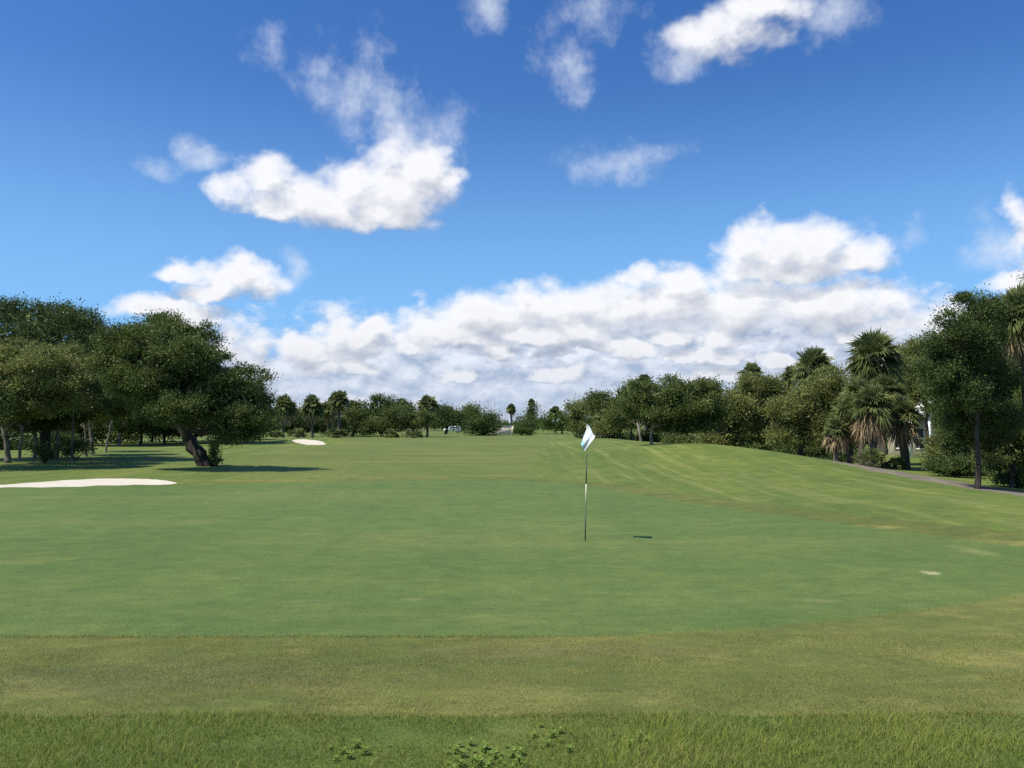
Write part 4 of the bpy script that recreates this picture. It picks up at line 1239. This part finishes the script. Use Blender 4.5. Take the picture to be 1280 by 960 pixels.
# ------------------------------------------------------------------ grass blades and weeds near the camera
def blades(name, label, x, y, hgt, wid, tint, mat, seed, lean=.5):
    rng = np.random.default_rng(seed); n = len(x)
    z = H(x, y)
    a = rng.uniform(0, 2 * math.pi, n); ln = rng.uniform(.1, lean, n) * hgt
    dx, dy = np.cos(a) * ln, np.sin(a) * ln
    b = a + math.pi / 2 + rng.normal(0, .5, n)
    wx, wy = np.cos(b) * wid, np.sin(b) * wid
    base = np.column_stack([x, y, z - .004])
    w = np.column_stack([wx, wy, np.zeros(n)])
    mid = base + np.column_stack([dx * .35, dy * .35, hgt * .58])
    tip = base + np.column_stack([dx * 1.15, dy * 1.15, hgt])
    V = np.stack([base - w, base + w, mid - w * .75, mid + w * .75, tip], 1).reshape(-1, 3)
    k = np.arange(n)[:, None] * 5
    o = link(name, np_mesh(name, V, k + np.array([0, 1, 3, 2]), k + np.array([2, 3, 4]), np.repeat(tint, 5)), mat)
    o['kind'] = 'stuff'; o['label'] = label; o['category'] = 'grass'
    return o


def vnoise(x, y, s, seed):
    r = np.random.default_rng(seed); v = 0
    for _ in range(7):
        a = r.uniform(0, 6.28); f = s * r.uniform(.5, 2.2); v = v + np.sin((x * math.cos(a) + y * math.sin(a)) * f + r.uniform(0, 6.28))
    return v / 7


def near_grass():
    rng = np.random.default_rng(3)
    n = 210000
    y = rng.uniform(2.5, 4.72, n); x = rng.uniform(-1, 1, n) * (1.3 + y * .78)
    y = y + .03 * np.sin(x * 3.1) + .02 * np.sin(x * 7.7)
    q = vnoise(x, y, 2.2, 1); q2 = vnoise(x, y, 7, 2)
    h = rng.uniform(.020, .054, n) * (1 + .6 * q + .5 * q2)
    stray = rng.uniform(size=n) < .010
    h = np.where(stray, h * 1.5, h)
    t = np.clip(.42 + .8 * q2 + .9 * q + rng.normal(0, .22, n), 0, 1)
    t = np.where(rng.uniform(size=n) < .10 + .14 * np.clip(q + .3 * q2, 0, 1), 1 + rng.uniform(.3, 1, n), t)
    blades('rough_grass', 'longer green rough grass along the bottom of the view', x, y, h, rng.uniform(.0011, .0024, n), t, M['blade'], 4, .9)
    n = 330000
    y = 4.66 + np.where(rng.uniform(size=n) < .8, rng.uniform(size=n) * 3.0, rng.uniform(size=n) ** 1.4 * 7.5); x = rng.uniform(-1, 1, n) * (1.2 + y * .74)
    x = np.where(y > 7.7, np.abs(x), x)
    k = sdf(GREEN, x, y) > -.22 * rng.uniform(size=n) ** 2
    x, y = x[k], y[k]; n = len(x)
    q = vnoise(x, y, 1.4, 5); q2 = vnoise(x, y, 5, 6)
    h = rng.uniform(.012, .032, n) * (1 + .3 * q2)
    t = np.clip(.38 + .8 * q + .6 * q2 + rng.normal(0, .28, n), 0, 1)
    t = np.where(rng.uniform(size=n) < .06 + .22 * np.clip(q - .1, 0, 1), 1 + rng.uniform(.3, 1, n), t)
    blades('fringe_grass', 'short olive fringe grass around the near side of the green', x, y, h, rng.uniform(.0013, .0026, n), t, M['blade_short'], 8, 1.0)


near_grass()


def green_nap():
    rng = np.random.default_rng(21)
    n = 330000
    y = 7.3 + rng.uniform(size=n) ** 1.25 * 8.5; x = rng.uniform(-1, 1, n) * (1.2 + y * .70)
    k = sdf(GREEN, x, y) < -.03
    x, y = x[k], y[k]; n = len(x)
    q = vnoise(x, y, .9, 15); q2 = vnoise(x, y, 3, 16)
    t = np.clip(.40 + .6 * q + .4 * q2 + rng.normal(0, .25, n), 0, 1)
    blades('green_nap', 'closely mown nap of the near part of the putting green', x, y, rng.uniform(.004, .010, n), rng.uniform(.0016, .0034, n), t, M['nap'], 22, 1.2)


green_nap()


def weeds():
    rng = np.random.default_rng(9)
    mb = MB(); tint = []
    for i in range(26):
        a = i * 2.4 + rng.normal() * .2; el = math.radians(rng.uniform(5, 50)); L = rng.uniform(.022, .055)
        d = np.array([math.cos(a) * math.cos(el), math.sin(a) * math.cos(el), math.sin(el)]); s = np.array([-math.sin(a), math.cos(a), 0])
        z0 = np.array([0, 0, .018 + .02 * (i % 3)])
        w = L * rng.uniform(.11, .18)
        m1, m2, e = z0 + d * L * .4, z0 + d * L * .75 - np.array([0, 0, L * .06]), z0 + d * L - np.array([0, 0, L * .22])
        mb.add([z0 - s * .002, z0 + s * .002, m1 - s * w, m1 + s * w, m2 - s * w * .8, m2 + s * w * .8, e], [(0, 1, 3, 2), (2, 3, 5, 4)], [(4, 5, 6)])
        tint.append(np.full(7, rng.uniform(.2, 1)))
    leaf_me = np_mesh('leaf_rosette', np.concatenate(mb.v), np.concatenate(mb.q), np.concatenate(mb.t), np.concatenate(tint))
    sm = MB()
    for i in range(3):
        a = i * 2.1; sm.tube([(0, 0, -.01), (.012 * math.cos(a), .012 * math.sin(a), .05)], [.003, .002], 5)
    sm_o = None
    spots = [(562, 938), (578, 950), (592, 944), (600, 956), (612, 948), (575, 962), (625, 957), (640, 950), (588, 968), (655, 962), (412, 940), (428, 946), (445, 938),
             (690, 925), (702, 932), (795, 930), (808, 934), (676, 912), (610, 966), (566, 970), (584, 941), (606, 940), (634, 938), (648, 958), (570, 956), (599, 962), (620, 945), (560, 946), (684, 936), (712, 944), (787, 938), (570, 945), (618, 952), (602, 950), (592, 957), (581, 962), (630, 962), (642, 942), (650, 948), (612, 960), (574, 937), (588, 935), (604, 944), (626, 948), (640, 966), (560, 960), (436, 952), (420, 955), (455, 947), (700, 920), (668, 925), (812, 944), (800, 926)]
    first = None
    for i, (X, Y) in enumerate(spots):
        x, y = hit(X, Y)
        lab = 'bright broadleaf weed in the leafy patch at bottom centre' if 555 < X < 660 else ('bright broadleaf weed in the sparse patch left of bottom centre' if X < 500 else
              ('broadleaf weed in the rough right of the leafy patch' if X < 750 else 'broadleaf weed in the rough below the flagstick, to its right'))
        grp = 'weeds in the bottom centre patch' if 555 < X < 660 else ('weeds in the patch left of it' if X < 500 else ('weeds right of the patch' if X < 750 else 'weeds far right of the patch'))
        if first is None:
            r = thing('broadleaf_weed', lab, 'weed', (x, y, float(H(x, y))), 0, grp)
            link('leaf_rosette', leaf_me, M['weed'], r); sm.build('stem', M['weed'], r)
            first = r
        else:
            r = first.copy(); COL.objects.link(r); r.location = (x, y, float(H(x, y))); r['label'] = lab; r['group'] = grp
            for ch in first.children:
                c = ch.copy(); COL.objects.link(c); c.parent = r
        r.rotation_euler = (0, 0, rng.uniform(0, 6.28)); k = rng.uniform(.35, .72); r.scale = (k, k, k)


weeds()
